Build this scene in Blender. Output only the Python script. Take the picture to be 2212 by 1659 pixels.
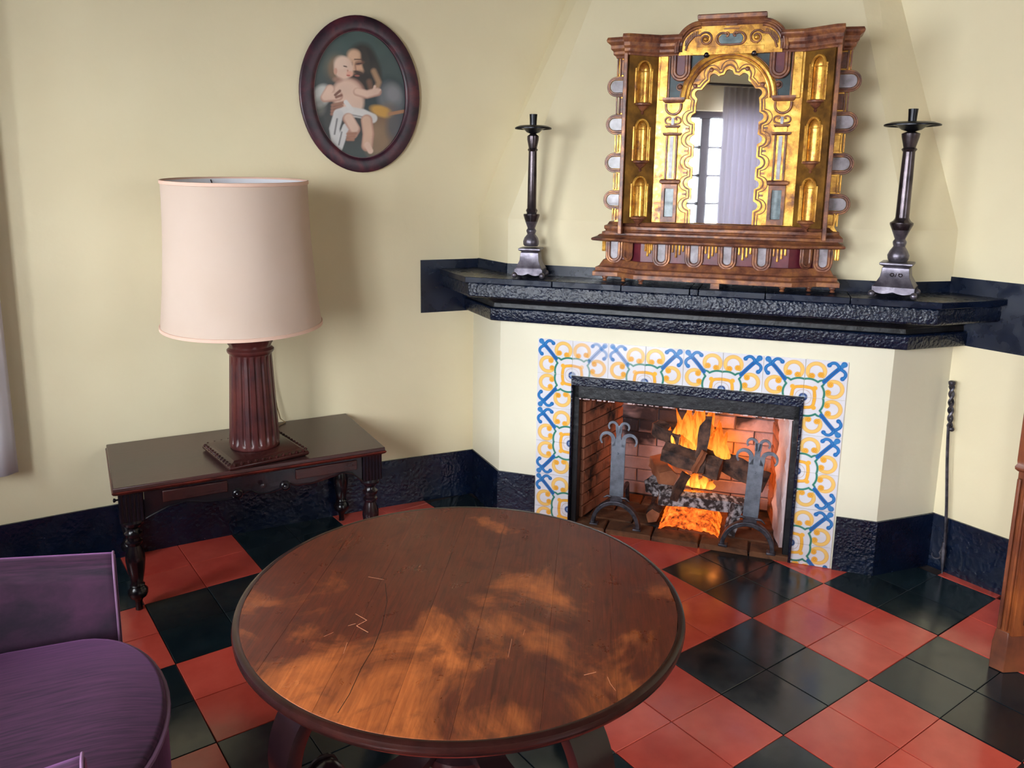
import bpy, bmesh, math, random
import numpy as np
from mathutils import Matrix, Vector
random.seed(7)
for o in list(bpy.data.objects): bpy.data.objects.remove(o)
SC = bpy.context.scene
COL = SC.collection
PI = math.pi
R = math.radians

# ------------------------------------------------------------------ camera
cam_d = bpy.data.cameras.new('camera')
cam = bpy.data.objects.new('camera', cam_d); COL.objects.link(cam)
cam_d.sensor_fit = 'HORIZONTAL'; cam_d.sensor_width = 36.0
cam_d.lens = 1725.752 / 2212 * 36.0
cam_d.shift_x = 19.874 / 2212; cam_d.shift_y = -117.811 / 2212
cam_d.clip_start = 0.02
RM = ((0.8122064947778904, 0.09952521712293076, -0.5748176589121511),
      (-0.5832492230228169, 0.15858994708596244, -0.7966615169107593),
      (0.011872391666928155, 0.9823156111148317, 0.1868557905878272))
m4 = Matrix(RM).to_4x4(); m4.translation = Vector((-2.46664562, -1.4529155, 1.40153981))
cam.matrix_world = m4
SC.camera = cam

# ------------------------------------------------------------------ world and daylight
W = bpy.data.worlds.new('sky'); SC.world = W; W.use_nodes = True
bg = W.node_tree.nodes['Background']
bg.inputs[0].default_value = (0.80, 0.90, 1.0, 1); bg.inputs[1].default_value = 1.5

def area(name, loc, rot, sx, sy, power, color):
    l = bpy.data.lights.new(name, 'AREA'); l.shape = 'RECTANGLE'; l.size = sx; l.size_y = sy
    l.energy = power; l.color = color
    o = bpy.data.objects.new(name, l); COL.objects.link(o); o.location = loc; o.rotation_euler = rot
    return o
WX = -3.3      # inner face of the window wall
# daylight just outside the two windows of the west wall (behind the camera)
area('daylight', (WX - 1.5, 0.75, 1.80), (0, R(-84), 0), 1.7, 1.6, 130, (0.90, 0.95, 1.0))
area('daylight', (WX - 1.5, -1.9, 1.80), (0, R(-84), 0), 1.7, 2.4, 325, (0.90, 0.95, 1.0))
# a third window, in the south wall
area('daylight', (-0.9, -4.6, 1.9), (R(84), 0, 0), 1.8, 1.5, 26, (0.93, 0.96, 1.0))

SC.view_settings.view_transform = 'Standard'
SC.view_settings.look = 'None'
SC.view_settings.gamma = 1.0
SC.view_settings.use_curve_mapping = False
SC.view_settings.exposure = 0.66

# ------------------------------------------------------------------ colour helpers
def lin(c):
    c = c / 255.0
    return c / 12.92 if c <= 0.04045 else ((c + 0.055) / 1.055) ** 2.4
def rgb(r, g, b): return (lin(r), lin(g), lin(b), 1)

class NT:
    def __init__(s, name):
        s.m = bpy.data.materials.new(name); s.m.use_nodes = True
        s.t = s.m.node_tree; s.b = s.t.nodes['Principled BSDF']; s.out = s.t.nodes['Material Output']
        s.tc = s.t.nodes.new('ShaderNodeTexCoord')
    def n(s, typ, **kw):
        nd = s.t.nodes.new(typ)
        for k, v in kw.items():
            if k == 'ins':
                for a, b in v.items(): nd.inputs[a].default_value = b
            else: setattr(nd, k, v)
        return nd
    def l(s, a, b): s.t.links.new(a, b)
    def coord(s, scale=(1, 1, 1), rot=(0, 0, 0), src='Object'):
        mp = s.n('ShaderNodeMapping'); mp.inputs['Scale'].default_value = scale; mp.inputs['Rotation'].default_value = rot
        s.l(s.tc.outputs[src], mp.inputs[0]); return mp.outputs[0]
    def noise(s, scale, detail=4, rough=.55, vec=None, dist=0):
        nd = s.n('ShaderNodeTexNoise'); nd.inputs['Scale'].default_value = scale
        nd.inputs['Detail'].default_value = detail; nd.inputs['Roughness'].default_value = rough
        nd.inputs['Distortion'].default_value = dist
        s.l(vec if vec else s.tc.outputs['Object'], nd.inputs['Vector']); return nd.outputs['Fac']
    def ramp(s, fac, stops):
        nd = s.n('ShaderNodeValToRGB'); cr = nd.color_ramp
        while len(cr.elements) < len(stops): cr.elements.new(.5)
        for e, (p, c) in zip(cr.elements, stops):
            e.position = p; e.color = c if len(c) == 4 else (*c, 1)
        s.l(fac, nd.inputs[0]); return nd.outputs[0]
    def mix(s, fac, a, b, mode='MIX'):
        nd = s.n('ShaderNodeMix', data_type='RGBA', blend_type=mode)
        for sock, v in ((nd.inputs[0], fac), (nd.inputs[6], a), (nd.inputs[7], b)):
            if isinstance(v, (int, float)): sock.default_value = v
            elif isinstance(v, tuple): sock.default_value = v
            else: s.l(v, sock)
        return nd.outputs[2]
    def bump(s, h, strength=.3, dist=.01, normal=None):
        nd = s.n('ShaderNodeBump'); nd.inputs['Strength'].default_value = strength; nd.inputs['Distance'].default_value = dist
        s.l(h, nd.inputs['Height'])
        if normal: s.l(normal, nd.inputs['Normal'])
        s.l(nd.outputs[0], s.b.inputs['Normal']); return nd.outputs[0]
    def set(s, **kw):
        for k, v in kw.items():
            k = k.replace('_', ' ')
            if hasattr(v, 'is_linked') or hasattr(v, 'links'): s.l(v, s.b.inputs[k])
            else: s.b.inputs[k].default_value = v
        return s

def simple(name, c1, c2=None, rough=.6, metal=0, scale=12, bump=0, bscale=60, bdist=.003, spec=.5, coat=0, lo=.35, hi=.65, detail=4):
    s = NT(name)
    if c2 is None: s.set(Base_Color=c1)
    else: s.set(Base_Color=s.ramp(s.noise(scale, detail), [(lo, c1), (hi, c2)]))
    s.set(Roughness=rough, Metallic=metal); s.b.inputs['Specular IOR Level'].default_value = spec
    s.b.inputs['Coat Weight'].default_value = coat
    if bump: s.bump(s.noise(bscale, 4), bump, bdist)
    return s.m

def wall_mat(name, c1, c2):
    s = NT(name)
    s.set(Base_Color=s.ramp(s.noise(1.6, 3), [(.35, c1), (.65, c2)]), Roughness=.62)
    s.b.inputs['Specular IOR Level'].default_value = .25
    a = s.noise(5, 3); b = s.noise(90, 3)
    mm = s.n('ShaderNodeMath', operation='MULTIPLY_ADD'); s.l(b, mm.inputs[0]); mm.inputs[1].default_value = .06; s.l(a, mm.inputs[2])
    s.bump(mm.outputs[0], .35, .012)
    return s.m
M = {}
M['wall'] = wall_mat('cream wall paint', rgb(233, 221, 186), rgb(227, 214, 178))
M['breast'] = wall_mat('cream chimney paint', rgb(234, 228, 204), rgb(229, 223, 198))
M['ceil'] = simple('dark boarded ceiling', rgb(84, 62, 44), rough=.8)
def black_gloss(name, bumpstr=.35, rough=.22, scale=22, base=(5, 15, 34), lumps=.006):
    s = NT(name)
    s.set(Base_Color=s.ramp(s.noise(9, 4), [(.3, rgb(*base)), (.75, rgb(base[0] + 4, base[1] + 8, base[2] + 14))]))
    s.set(Roughness=s.ramp(s.noise(14, 4), [(.35, (rough * .7,) * 3), (.7, (rough * 1.5,) * 3)]))
    s.b.inputs['Specular IOR Level'].default_value = .5
    v = s.n('ShaderNodeTexVoronoi'); v.inputs['Scale'].default_value = scale * 2.2; s.l(s.tc.outputs['Object'], v.inputs['Vector'])
    n = s.noise(scale, 5, .6)
    mm = s.n('ShaderNodeMath', operation='MULTIPLY_ADD'); s.l(v.outputs['Distance'], mm.inputs[0]); mm.inputs[1].default_value = .35; s.l(n, mm.inputs[2])
    s.bump(mm.outputs[0], bumpstr, lumps)
    return s.m
M['black'] = black_gloss('glossy black paint', .5, .25, 30, lumps=.006)
M['blackrough'] = black_gloss('lumpy glossy black paint', .7, .22, 46, lumps=.007)
M['blacksmooth'] = black_gloss('smooth black paint', .12, .28, 10)
M['soot'] = simple('black painted plaster', rgb(10, 12, 16), rgb(22, 24, 30), rough=.45, bump=.5, bscale=40, bdist=.006)
M['grout'] = simple('floor grout', rgb(26, 22, 24), rgb(60, 48, 46), rough=.8)

def tile_floor(name, c1, c2, tintamt):
    s = NT(name)
    oi = s.n('ShaderNodeObjectInfo')
    vo = s.n('ShaderNodeVectorMath', operation='MULTIPLY_ADD'); s.l(oi.outputs['Random'], vo.inputs[0]); vo.inputs[1].default_value = (37, 61, 83); s.l(s.tc.outputs['Object'], vo.inputs[2])
    n = s.noise(7, 4, .55, vo.outputs[0])
    base = s.ramp(n, [(.3, c1), (.72, c2)])
    hsv = s.n('ShaderNodeHueSaturation'); s.l(base, hsv.inputs['Color'])
    mr = s.n('ShaderNodeMapRange'); s.l(oi.outputs['Random'], mr.inputs[0]); mr.inputs[3].default_value = 1 - tintamt; mr.inputs[4].default_value = 1 + tintamt
    s.l(mr.outputs[0], hsv.inputs['Value'])
    s.set(Base_Color=hsv.outputs[0])
    s.set(Roughness=s.ramp(s.noise(18, 4, .55, vo.outputs[0]), [(.3, (.13,) * 3), (.75, (.26,) * 3)]))
    s.b.inputs['Specular IOR Level'].default_value = .8
    s.bump(s.noise(9, 2, .5, vo.outputs[0]), .05, .003)
    return s.m
M['red'] = tile_floor('red cement tile', rgb(196, 70, 58), rgb(220, 92, 76), .10)
M['blk'] = tile_floor('black cement tile', rgb(14, 26, 34), rgb(24, 40, 46), .25)

def wood(name, dark, mid, light, rough=.3, gscale=(3, 40, 40), pscale=4, coat=.0, bump=.15, lo=.3, hi=.72):
    s = NT(name)
    v = s.coord(gscale)
    g = s.noise(2.2, 6, .65, v, .6)
    p = s.noise(pscale, 4, .6)
    c = s.ramp(g, [(.3, dark), (.7, mid)])
    c2 = s.mix(s.ramp(p, [(lo, (0, 0, 0, 1)), (hi, (1, 1, 1, 1))]), c, light)
    s.set(Base_Color=c2, Roughness=rough); s.b.inputs['Coat Weight'].default_value = coat
    s.bump(g, bump, .002)
    return s.m
M['darkwood'] = wood('dark table wood', rgb(20, 10, 14), rgb(48, 24, 26), rgb(66, 30, 26), .24, (3, 40, 40), 5)
M['sidetop'] = wood('side table top wood', rgb(40, 27, 30), rgb(68, 45, 44), rgb(78, 46, 42), .26, (3, 50, 50), 3)
M['blackwood'] = wood('ebonised wood', rgb(8, 8, 14), rgb(24, 18, 26), rgb(58, 22, 18), .22, (4, 30, 30), 5, lo=.5, hi=.8)
M['redwood'] = simple('reddish wood edge', rgb(96, 34, 24), rgb(54, 20, 18), rough=.3, scale=14)
M['column'] = wood('carved column wood', rgb(28, 13, 20), rgb(66, 28, 32), rgb(94, 42, 36), .32, (30, 30, 4), 9, bump=.3)
M['cabinet'] = wood('honey brown cupboard wood', rgb(120, 58, 28), rgb(172, 96, 48), rgb(88, 44, 32), .34, (20, 20, 3), 6)
M['cabdark'] = wood('worn dark cupboard wood', rgb(44, 24, 24), rgb(92, 50, 38), rgb(140, 78, 48), .34, (20, 20, 3), 7)

def table_mat():
    s = NT('worn varnished table wood')
    oi = s.n('ShaderNodeObjectInfo')
    v = s.coord((5, 70, 20))
    g = s.noise(2.0, 8, .7, v, .8)
    p1 = s.noise(4.2, 6, .62, None, .7)
    p2 = s.noise(11, 5, .62, None, .5)
    c = s.ramp(g, [(.28, rgb(52, 18, 12)), (.72, rgb(104, 42, 24))])
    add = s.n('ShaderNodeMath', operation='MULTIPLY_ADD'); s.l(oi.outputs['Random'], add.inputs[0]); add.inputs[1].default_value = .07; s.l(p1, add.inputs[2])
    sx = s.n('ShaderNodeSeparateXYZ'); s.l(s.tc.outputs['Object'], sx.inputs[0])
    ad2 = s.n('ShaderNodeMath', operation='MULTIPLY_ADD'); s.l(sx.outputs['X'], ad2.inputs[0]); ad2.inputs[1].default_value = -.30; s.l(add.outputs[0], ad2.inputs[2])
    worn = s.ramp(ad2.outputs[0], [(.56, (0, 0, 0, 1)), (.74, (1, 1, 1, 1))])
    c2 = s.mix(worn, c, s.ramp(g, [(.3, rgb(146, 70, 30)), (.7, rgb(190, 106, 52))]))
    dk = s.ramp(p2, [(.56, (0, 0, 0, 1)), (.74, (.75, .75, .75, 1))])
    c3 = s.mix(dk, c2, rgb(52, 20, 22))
    c4 = c3
    s.set(Base_Color=c4, Roughness=s.ramp(p2, [(.35, (.26,) * 3), (.7, (.40,) * 3)]))
    s.b.inputs['Specular IOR Level'].default_value = .5
    s.bump(g, .10, .0015)
    return s.m
M['table'] = table_mat()
M['scratchpale'] = simple('pale scratched wood', rgb(206, 138, 104), rough=.5)
M['tablerim'] = wood('table rim wood', rgb(26, 11, 10), rgb(54, 24, 20), rgb(36, 15, 15), .25, (12, 12, 12), 8)
M['tableleg'] = wood('table leg wood', rgb(18, 10, 14), rgb(44, 22, 22), rgb(28, 14, 18), .25, (12, 12, 12), 8)
def gold_mat():
    s = NT('worn gilding')
    n = s.noise(22, 6, .65); n2 = s.noise(60, 4)
    c = s.ramp(n, [(.30, rgb(104, 54, 30)), (.44, rgb(186, 128, 52)), (.6, rgb(232, 182, 84)), (.8, rgb(240, 200, 120))])
    s.set(Base_Color=c, Metallic=s.ramp(n, [(.32, (.1,) * 3), (.5, (.62,) * 3)]), Roughness=s.ramp(n2, [(.3, (.24,) * 3), (.8, (.46,) * 3)]))
    s.bump(n, .25, .003); return s.m
M['gold'] = gold_mat()
def giltbrown():
    s = NT('brown gilt wood')
    n = s.noise(26, 6, .65)
    c = s.ramp(n, [(.34, rgb(74, 40, 34)), (.5, rgb(124, 76, 54)), (.64, rgb(160, 106, 66)), (.8, rgb(206, 156, 92))])
    s.set(Base_Color=c, Metallic=s.ramp(n, [(.5, (.05,) * 3), (.75, (.6,) * 3)]), Roughness=.36)
    s.bump(n, .3, .003); return s.m
M['brown'] = giltbrown()
M['maroon'] = simple('maroon paint', rgb(84, 26, 40), rgb(110, 40, 50), rough=.35, scale=30)
M['green'] = simple('dark green painted glass', rgb(10, 34, 34), rgb(34, 62, 70), rough=.42, scale=22, coat=.1)
M['greyglass'] = simple('clouded grey glass', rgb(120, 112, 116), rgb(168, 160, 168), rough=.34, scale=30, coat=.15)
M['tealglass'] = simple('clouded teal glass', rgb(70, 88, 92), rgb(112, 130, 134), rough=.34, scale=40, coat=.15)
M['olddark'] = simple('darkened gilding', rgb(92, 62, 26), rgb(150, 108, 44), rough=.34, metal=.55, scale=20, bump=.3, bscale=40)
s = NT('mirror silvering'); s.set(Base_Color=(.90, .93, .95, 1), Metallic=1.0, Roughness=.015); M['mirror'] = s.m
M['pewter'] = simple('dull beaten metal', rgb(124, 118, 128), rgb(80, 75, 84), rough=.36, metal=.7, scale=26, bump=.3, bscale=50, bdist=.003)
M['darkmetal'] = simple('dark brown turned metal', rgb(92, 82, 86), rgb(48, 42, 46), rough=.24, metal=.75, scale=22)
M['blackmetal'] = simple('black pan metal', rgb(18, 18, 24), rgb(34, 34, 40), rough=.3, metal=.6, scale=22)
M['andiron'] = simple('grey flat iron', rgb(128, 134, 146), rgb(98, 104, 116), rough=.42, metal=.45, scale=40, bump=.2, bscale=60)
M['wrought'] = simple('black wrought iron', rgb(56, 54, 62), rgb(98, 94, 102), rough=.4, metal=.7, scale=40, bump=.5, bscale=70, bdist=.004)
M['shade'] = None
def shade_mat():
    s = NT('pinkish linen lampshade')
    wv = s.n('ShaderNodeTexWave'); wv.inputs['Scale'].default_value = 160; wv.bands_direction = 'Z'; wv.inputs['Distortion'].default_value = .4
    s.l(s.tc.outputs['Object'], wv.inputs['Vector'])
    s.set(Base_Color=s.ramp(s.noise(5, 3), [(.3, rgb(226, 204, 186)), (.7, rgb(232, 212, 196))]), Roughness=.85)
    s.b.inputs['Subsurface Weight'].default_value = 0
    s.bump(wv.outputs['Fac'], .08, .001)
    tr = s.n('ShaderNodeBsdfTranslucent'); tr.inputs[0].default_value = rgb(232, 214, 196)
    mx = s.n('ShaderNodeMixShader'); mx.inputs[0].default_value = .38
    s.l(s.b.outputs[0], mx.inputs[1]); s.l(tr.outputs[0], mx.inputs[2]); s.l(mx.outputs[0], s.out.inputs[0])
    return s.m
M['shade'] = shade_mat()
M['shadetrim'] = simple('lampshade binding', rgb(222, 186, 166), rough=.8)
M['shadein'] = simple('white lampshade lining', rgb(226, 226, 232), rough=.7)
def velvet():
    s = NT('purple velvet')
    v = s.coord((4, 70, 6), (0, 0, .35))
    n = s.noise(2.5, 5, .6, v, .3)
    s.set(Base_Color=s.ramp(n, [(.3, rgb(32, 18, 38)), (.75, rgb(84, 42, 74))]), Roughness=.75)
    s.b.inputs['Sheen Weight'].default_value = .6; s.b.inputs['Sheen Roughness'].default_value = .35
    s.b.inputs['Sheen Tint'].default_value = rgb(200, 130, 205)
    s.bump(s.noise(160, 2), .15, .001)
    return s.m
M['velvet'] = velvet()
M['piping'] = simple('pale purple piping', rgb(128, 92, 124), rough=.6)
M['curtain'] = simple('white curtain cloth', rgb(214, 208, 214), rgb(204, 198, 206), rough=.85, scale=6)
def cloth_mat():
    s = NT('white curtain cloth'); s.set(Base_Color=rgb(222, 216, 222), Roughness=.85)
    tr = s.n('ShaderNodeBsdfTranslucent'); tr.inputs[0].default_value = rgb(226, 224, 234)
    mx = s.n('ShaderNodeMixShader'); mx.inputs[0].default_value = .24
    s.l(s.b.outputs[0], mx.inputs[1]); s.l(tr.outputs[0], mx.inputs[2]); s.l(mx.outputs[0], s.out.inputs[0]); return s.m
M['curtain'] = cloth_mat()
M['cord'] = simple('brown lamp cord', rgb(132, 108, 72), rough=.6)
M['winframe'] = simple('dark brown window wood', rgb(52, 40, 44), rough=.4)
s = NT('window glass'); s.set(Base_Color=(1, 1, 1, 1), Roughness=0.0); s.b.inputs['Transmission Weight'].default_value = 1; s.b.inputs['IOR'].default_value = 1.0
s.b.inputs['Alpha'].default_value = .12; M['glass'] = s.m
M['frame'] = None
def tortoise():
    s = NT('tortoiseshell brown frame')
    s.set(Base_Color=s.ramp(s.noise(16, 4, .6, None, .5), [(.36, rgb(32, 16, 30)), (.52, rgb(60, 24, 40)), (.72, rgb(92, 36, 44))]), Roughness=.34)
    return s.m
M['frame'] = tortoise()
M['gilt_line'] = simple('thin gilt line', rgb(120, 92, 96), rough=.3, metal=.3)

def attr_mat(name, rough=.3, coat=0, bump=0):
    s = NT(name); a = s.n('ShaderNodeAttribute'); a.attribute_name = 'Col'
    s.set(Base_Color=a.outputs['Color'], Roughness=rough); s.b.inputs['Coat Weight'].default_value = coat
    if bump: s.bump(s.noise(40, 4), bump, .003)
    return s.m
M['majolica'] = attr_mat('glazed painted tile', .14, 0, .12)
M['canvas'] = attr_mat('oil painted canvas', .38, 0, .06)

def brick_mat(name, c1, c2, soot, sootlo=.5, sc=6, rise=0.0):
    s = NT(name)
    oi = s.n('ShaderNodeObjectInfo')
    base = s.ramp(s.noise(14, 5), [(.3, c1), (.7, c2)])
    v = s.n('ShaderNodeVectorMath', operation='ADD'); s.l(s.tc.outputs['Object'], v.inputs[0]); s.l(oi.outputs['Location'], v.inputs[1])
    n = s.noise(sc, 4, .6, v.outputs[0], .5)
    sx = s.n('ShaderNodeSeparateXYZ'); s.l(v.outputs[0], sx.inputs[0])
    up = s.n('ShaderNodeMath', operation='MULTIPLY_ADD'); s.l(sx.outputs['Z'], up.inputs[0]); up.inputs[1].default_value = rise; s.l(n, up.inputs[2])
    c = s.mix(s.ramp(up.outputs[0], [(sootlo, (0, 0, 0, 1)), (sootlo + .14, (1, 1, 1, 1))]), base, soot)
    s.set(Base_Color=c, Roughness=.85); s.bump(s.noise(50, 5), .6, .006)
    return s.m
M['brickred'] = brick_mat('sooty red firebrick', rgb(132, 80, 58), rgb(164, 104, 76), rgb(40, 28, 26), .52)
M['brickpale'] = brick_mat('pale lime washed firebrick', rgb(146, 118, 120), rgb(172, 146, 146), rgb(34, 26, 34), .68, 4, .66)
M['hearth'] = brick_mat('hearth brick', rgb(86, 52, 32), rgb(120, 74, 44), rgb(30, 20, 18), .50)
M['mortar'] = simple('sooty mortar', rgb(52, 38, 36), rgb(96, 74, 70), rough=.9)
M['limewash'] = simple('pinkish rough limewash', rgb(196, 170, 172), rgb(214, 192, 190), rough=.8, bump=.7, bscale=18, bdist=.012)
M['bark'] = simple('dark log bark', rgb(30, 20, 20), rgb(104, 72, 58), rough=.85, scale=24, bump=.8, bscale=50, bdist=.008)
M['logend'] = simple('split log wood', rgb(132, 76, 50), rgb(168, 104, 70), rough=.75, scale=14, bump=.4, bscale=40)
M['ash'] = simple('ash covered charred log', rgb(48, 36, 36), rgb(178, 170, 174), rough=.9, scale=44, bump=.8, bscale=60, lo=.45, hi=.62)
def flame_mat(name, strength):
    s = NT(name)
    a = s.n('ShaderNodeAttribute'); a.attribute_name = 'Col'
    em = s.n('ShaderNodeEmission'); em.inputs[1].default_value = strength
    v = s.coord((26, 26, 7))
    st = s.ramp(s.noise(1.6, 3, .6, v, 1.0), [(.30, (.50, .28, .2, 1)), (.58, (1.1, 1.1, 1.1, 1))])
    s.l(s.mix(1.0, a.outputs['Color'], st, 'MULTIPLY'), em.inputs[0])
    tr = s.n('ShaderNodeBsdfTransparent')
    lw = s.n('ShaderNodeLayerWeight'); lw.inputs[0].default_value = .35
    f = s.ramp(lw.outputs['Facing'], [(.30, (0.05, 0.05, 0.05, 1)), (.95, (1, 1, 1, 1))])
    mx = s.n('ShaderNodeMixShader'); s.l(f, mx.inputs[0]); s.l(em.outputs[0], mx.inputs[1]); s.l(tr.outputs[0], mx.inputs[2])
    s.l(mx.outputs[0], s.out.inputs[0])
    return s.m
M['flame'] = flame_mat('fire flame', 1.25)
def ember_mat():
    s = NT('glowing embers')
    c = s.ramp(s.noise(34, 5, .65), [(.36, (.10, .01, .0, 1)), (.48, (.9, .13, .01, 1)), (.62, (1.2, .30, .03, 1)), (.8, (1.3, .7, .2, 1))])
    s.set(Base_Color=rgb(60, 20, 10), Roughness=.9, Emission_Color=c, Emission_Strength=.75)
    s.bump(s.noise(50, 5), .6, .006)
    return s.m
M['ember'] = ember_mat()

# ------------------------------------------------------------------ object helpers
def tag(o, label=None, cat=None, group=None, kind=None):
    if label: o['label'] = label
    if cat: o['category'] = cat
    if group: o['group'] = group
    if kind: o['kind'] = kind
    return o
def empty(name, loc, rz=0, **kw):
    o = bpy.data.objects.new(name, None); COL.objects.link(o); o.location = loc; o.rotation_euler = (0, 0, rz)
    o.empty_display_size = .05
    return tag(o, **kw)
def link(name, me, mat=None, parent=None, loc=None, rot=None, **kw):
    o = bpy.data.objects.new(name, me); COL.objects.link(o)
    if mat and not me.materials: me.materials.append(mat)
    if parent: o.parent = parent
    if loc: o.location = loc
    if rot: o.rotation_euler = rot
    return tag(o, **kw)

class G:
    """collects polygons, then links them as one mesh object"""
    def __init__(s): s.v = []; s.f = []
    def add(s, vs, fs, M4=None):
        b = len(s.v)
        s.v += [tuple((M4 @ Vector(v)) if M4 else v) for v in vs]
        s.f += [tuple(b + i for i in f) for f in fs]
        return s
    def box(s, c, d, M4=None, rz=0):
        x, y, z = (d[0] / 2, d[1] / 2, d[2] / 2)
        vs = [(a * x, b * y, e * z) for e in (-1, 1) for a, b in ((-1, -1), (1, -1), (1, 1), (-1, 1))]
        fs = [(0, 3, 2, 1), (4, 5, 6, 7), (0, 1, 5, 4), (1, 2, 6, 5), (2, 3, 7, 6), (3, 0, 4, 7)]
        m = Matrix.Translation(c) @ Matrix.Rotation(rz, 4, 'Z')
        return s.add(vs, fs, (M4 @ m) if M4 else m)
    def prism(s, poly, z0, z1, M4=None):
        n = len(poly)
        vs = [(x, y, z0) for x, y in poly] + [(x, y, z1) for x, y in poly]
        fs = [tuple(range(n - 1, -1, -1)), tuple(range(n, 2 * n))] + [(i, (i + 1) % n, n + (i + 1) % n, n + i) for i in range(n)]
        return s.add(vs, fs, M4)
    def loft(s, rings, M4=None, cap=True, closed=True):
        n = len(rings[0]); vs = [p for r in rings for p in r]; fs = []
        for k in range(len(rings) - 1):
            for i in range(n if closed else n - 1):
                j = (i + 1) % n
                fs.append((k * n + i, k * n + j, (k + 1) * n + j, (k + 1) * n + i))
        if cap and closed:
            fs.append(tuple(range(n - 1, -1, -1))); b = (len(rings) - 1) * n
            fs.append(tuple(b + i for i in range(n)))
        return s.add(vs, fs, M4)
    def lathe(s, prof, seg=32, M4=None, mod=None):
        rings = []
        for r, z in prof:
            ring = []
            for i in range(seg):
                a = 2 * PI * i / seg; rr = r * (mod(a, z) if mod else 1)
                ring.append((rr * math.cos(a), rr * math.sin(a), z))
            rings.append(ring)
        return s.loft(rings, M4)
    def square_lathe(s, prof, M4=None, rz=0, n=4):
        rings = []
        for r, z in prof:
            rr = r * (math.sqrt(2) if n == 4 else 1)
            rings.append([(rr * math.cos(rz + PI / n + 2 * PI * i / n), rr * math.sin(rz + PI / n + 2 * PI * i / n), z) for i in range(n)])
        return s.loft(rings, M4)
    def tube(s, pts, r, seg=8, M4=None, closed=False, flat=None):
        pts = [Vector(p) for p in pts]; n = len(pts); rings = []
        up = Vector((0, 0, 1)); prev = None
        for i in range(n):
            a = pts[(i - 1) % n] if (closed or i > 0) else pts[i]; b = pts[(i + 1) % n] if (closed or i < n - 1) else pts[i]
            t = (b - a)
            if t.length < 1e-9: t = Vector((0, 0, 1))
            t.normalize()
            if prev is None:
                ref = up if abs(t.dot(up)) < .9 else Vector((0, 1, 0))
                nrm = t.cross(ref).normalized()
            else:
                nrm = prev - t * prev.dot(t)
                nrm = nrm.normalized() if nrm.length > 1e-6 else t.cross(up).normalized()
            prev = nrm; bi = t.cross(nrm)
            rr = r[i] if isinstance(r, (list, tuple)) else r
            rings.append([tuple(pts[i] + (nrm * math.cos(2 * PI * k / seg) + bi * math.sin(2 * PI * k / seg)) * rr) for k in range(seg)])
        if closed:
            rings.append(rings[0]); return s.loft(rings, M4, cap=False)
        return s.loft(rings, M4)
    def sphere(s, c, r, M4=None, seg=14, rings=8, sc=(1, 1, 1)):
        prof = [(max(1e-5, math.sin(PI * k / rings)) * r, -math.cos(PI * k / rings) * r) for k in range(rings + 1)]
        m = Matrix.Translation(c) @ Matrix.Diagonal((*sc, 1))
        return s.lathe(prof, seg, (M4 @ m) if M4 else m)
    def mesh(s, name, smooth=True, ang=35):
        me = bpy.data.meshes.new(name); me.from_pydata(s.v, [], s.f); me.validate(); me.update()
        bm = bmesh.new(); bm.from_mesh(me); bmesh.ops.recalc_face_normals(bm, faces=bm.faces); bm.to_mesh(me); bm.free()
        if smooth:
            for p in me.polygons: p.use_smooth = True
            me.set_sharp_from_angle(angle=R(ang))
        return me
    def build(s, name, mat, parent=None, loc=None, rot=None, smooth=True, bevel=0, seg=2, ang=35, **kw):
        o = link(name, s.mesh(name, smooth, ang), mat, parent, loc, rot, **kw)
        if bevel:
            b = o.modifiers.new('bevel', 'BEVEL'); b.width = bevel; b.segments = seg; b.limit_method = 'ANGLE'; b.angle_limit = R(40)
        return o

def shape2d(loops, depth, bev=0, M4=None, res=2):
    """flat board cut with holes: loops = [outer, hole, ...] of (x, y); returns verts/faces lying in xy, thickness along z, top at z=depth"""
    cu = bpy.data.curves.new('tmp', 'CURVE'); cu.dimensions = '2D'; cu.fill_mode = 'BOTH'
    for lp in loops:
        sp = cu.splines.new('POLY'); sp.points.add(len(lp) - 1); sp.use_cyclic_u = True
        for p, (x, y) in zip(sp.points, lp): p.co = (x, y, 0, 1)
    cu.extrude = max(depth / 2 - bev, 1e-5); cu.bevel_depth = bev; cu.bevel_resolution = res
    if bev: cu.offset = -bev
    ob = bpy.data.objects.new('tmp', cu)
    me = bpy.data.meshes.new_from_object(ob)
    T = Matrix.Translation((0, 0, depth / 2))
    if M4: T = M4 @ T
    vs = [tuple(T @ v.co) for v in me.vertices]; fs = [tuple(p.vertices) for p in me.polygons]
    bpy.data.objects.remove(ob); bpy.data.curves.remove(cu); bpy.data.meshes.remove(me)
    return vs, fs
# matrix taking board coordinates (x, y=height, z=outwards) to local (x, -out, z)
UP = Matrix(((1, 0, 0, 0), (0, 0, -1, 0), (0, 1, 0, 0), (0, 0, 0, 1)))
def arc(cx, cy, r, a0, a1, n=16, ry=None):
    ry = r if ry is None else ry
    return [(cx + r * math.cos(R(a0 + (a1 - a0) * i / n)), cy + ry * math.sin(R(a0 + (a1 - a0) * i / n))) for i in range(n + 1)]

# ------------------------------------------------------------------ fireplace frame: u along the face, w out into the room
TH = -0.9542697454307523
OX, OY = -0.6301868, 1.10770715
UX, UY = math.cos(TH), math.sin(TH); NX, NY = UY, -UX
FW = 1.434
def F(u, w, z=0.0): return (OX + UX * u + NX * w, OY + UY * u + NY * w, z)
def F2(u, w): return F(u, w)[:2]

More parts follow.
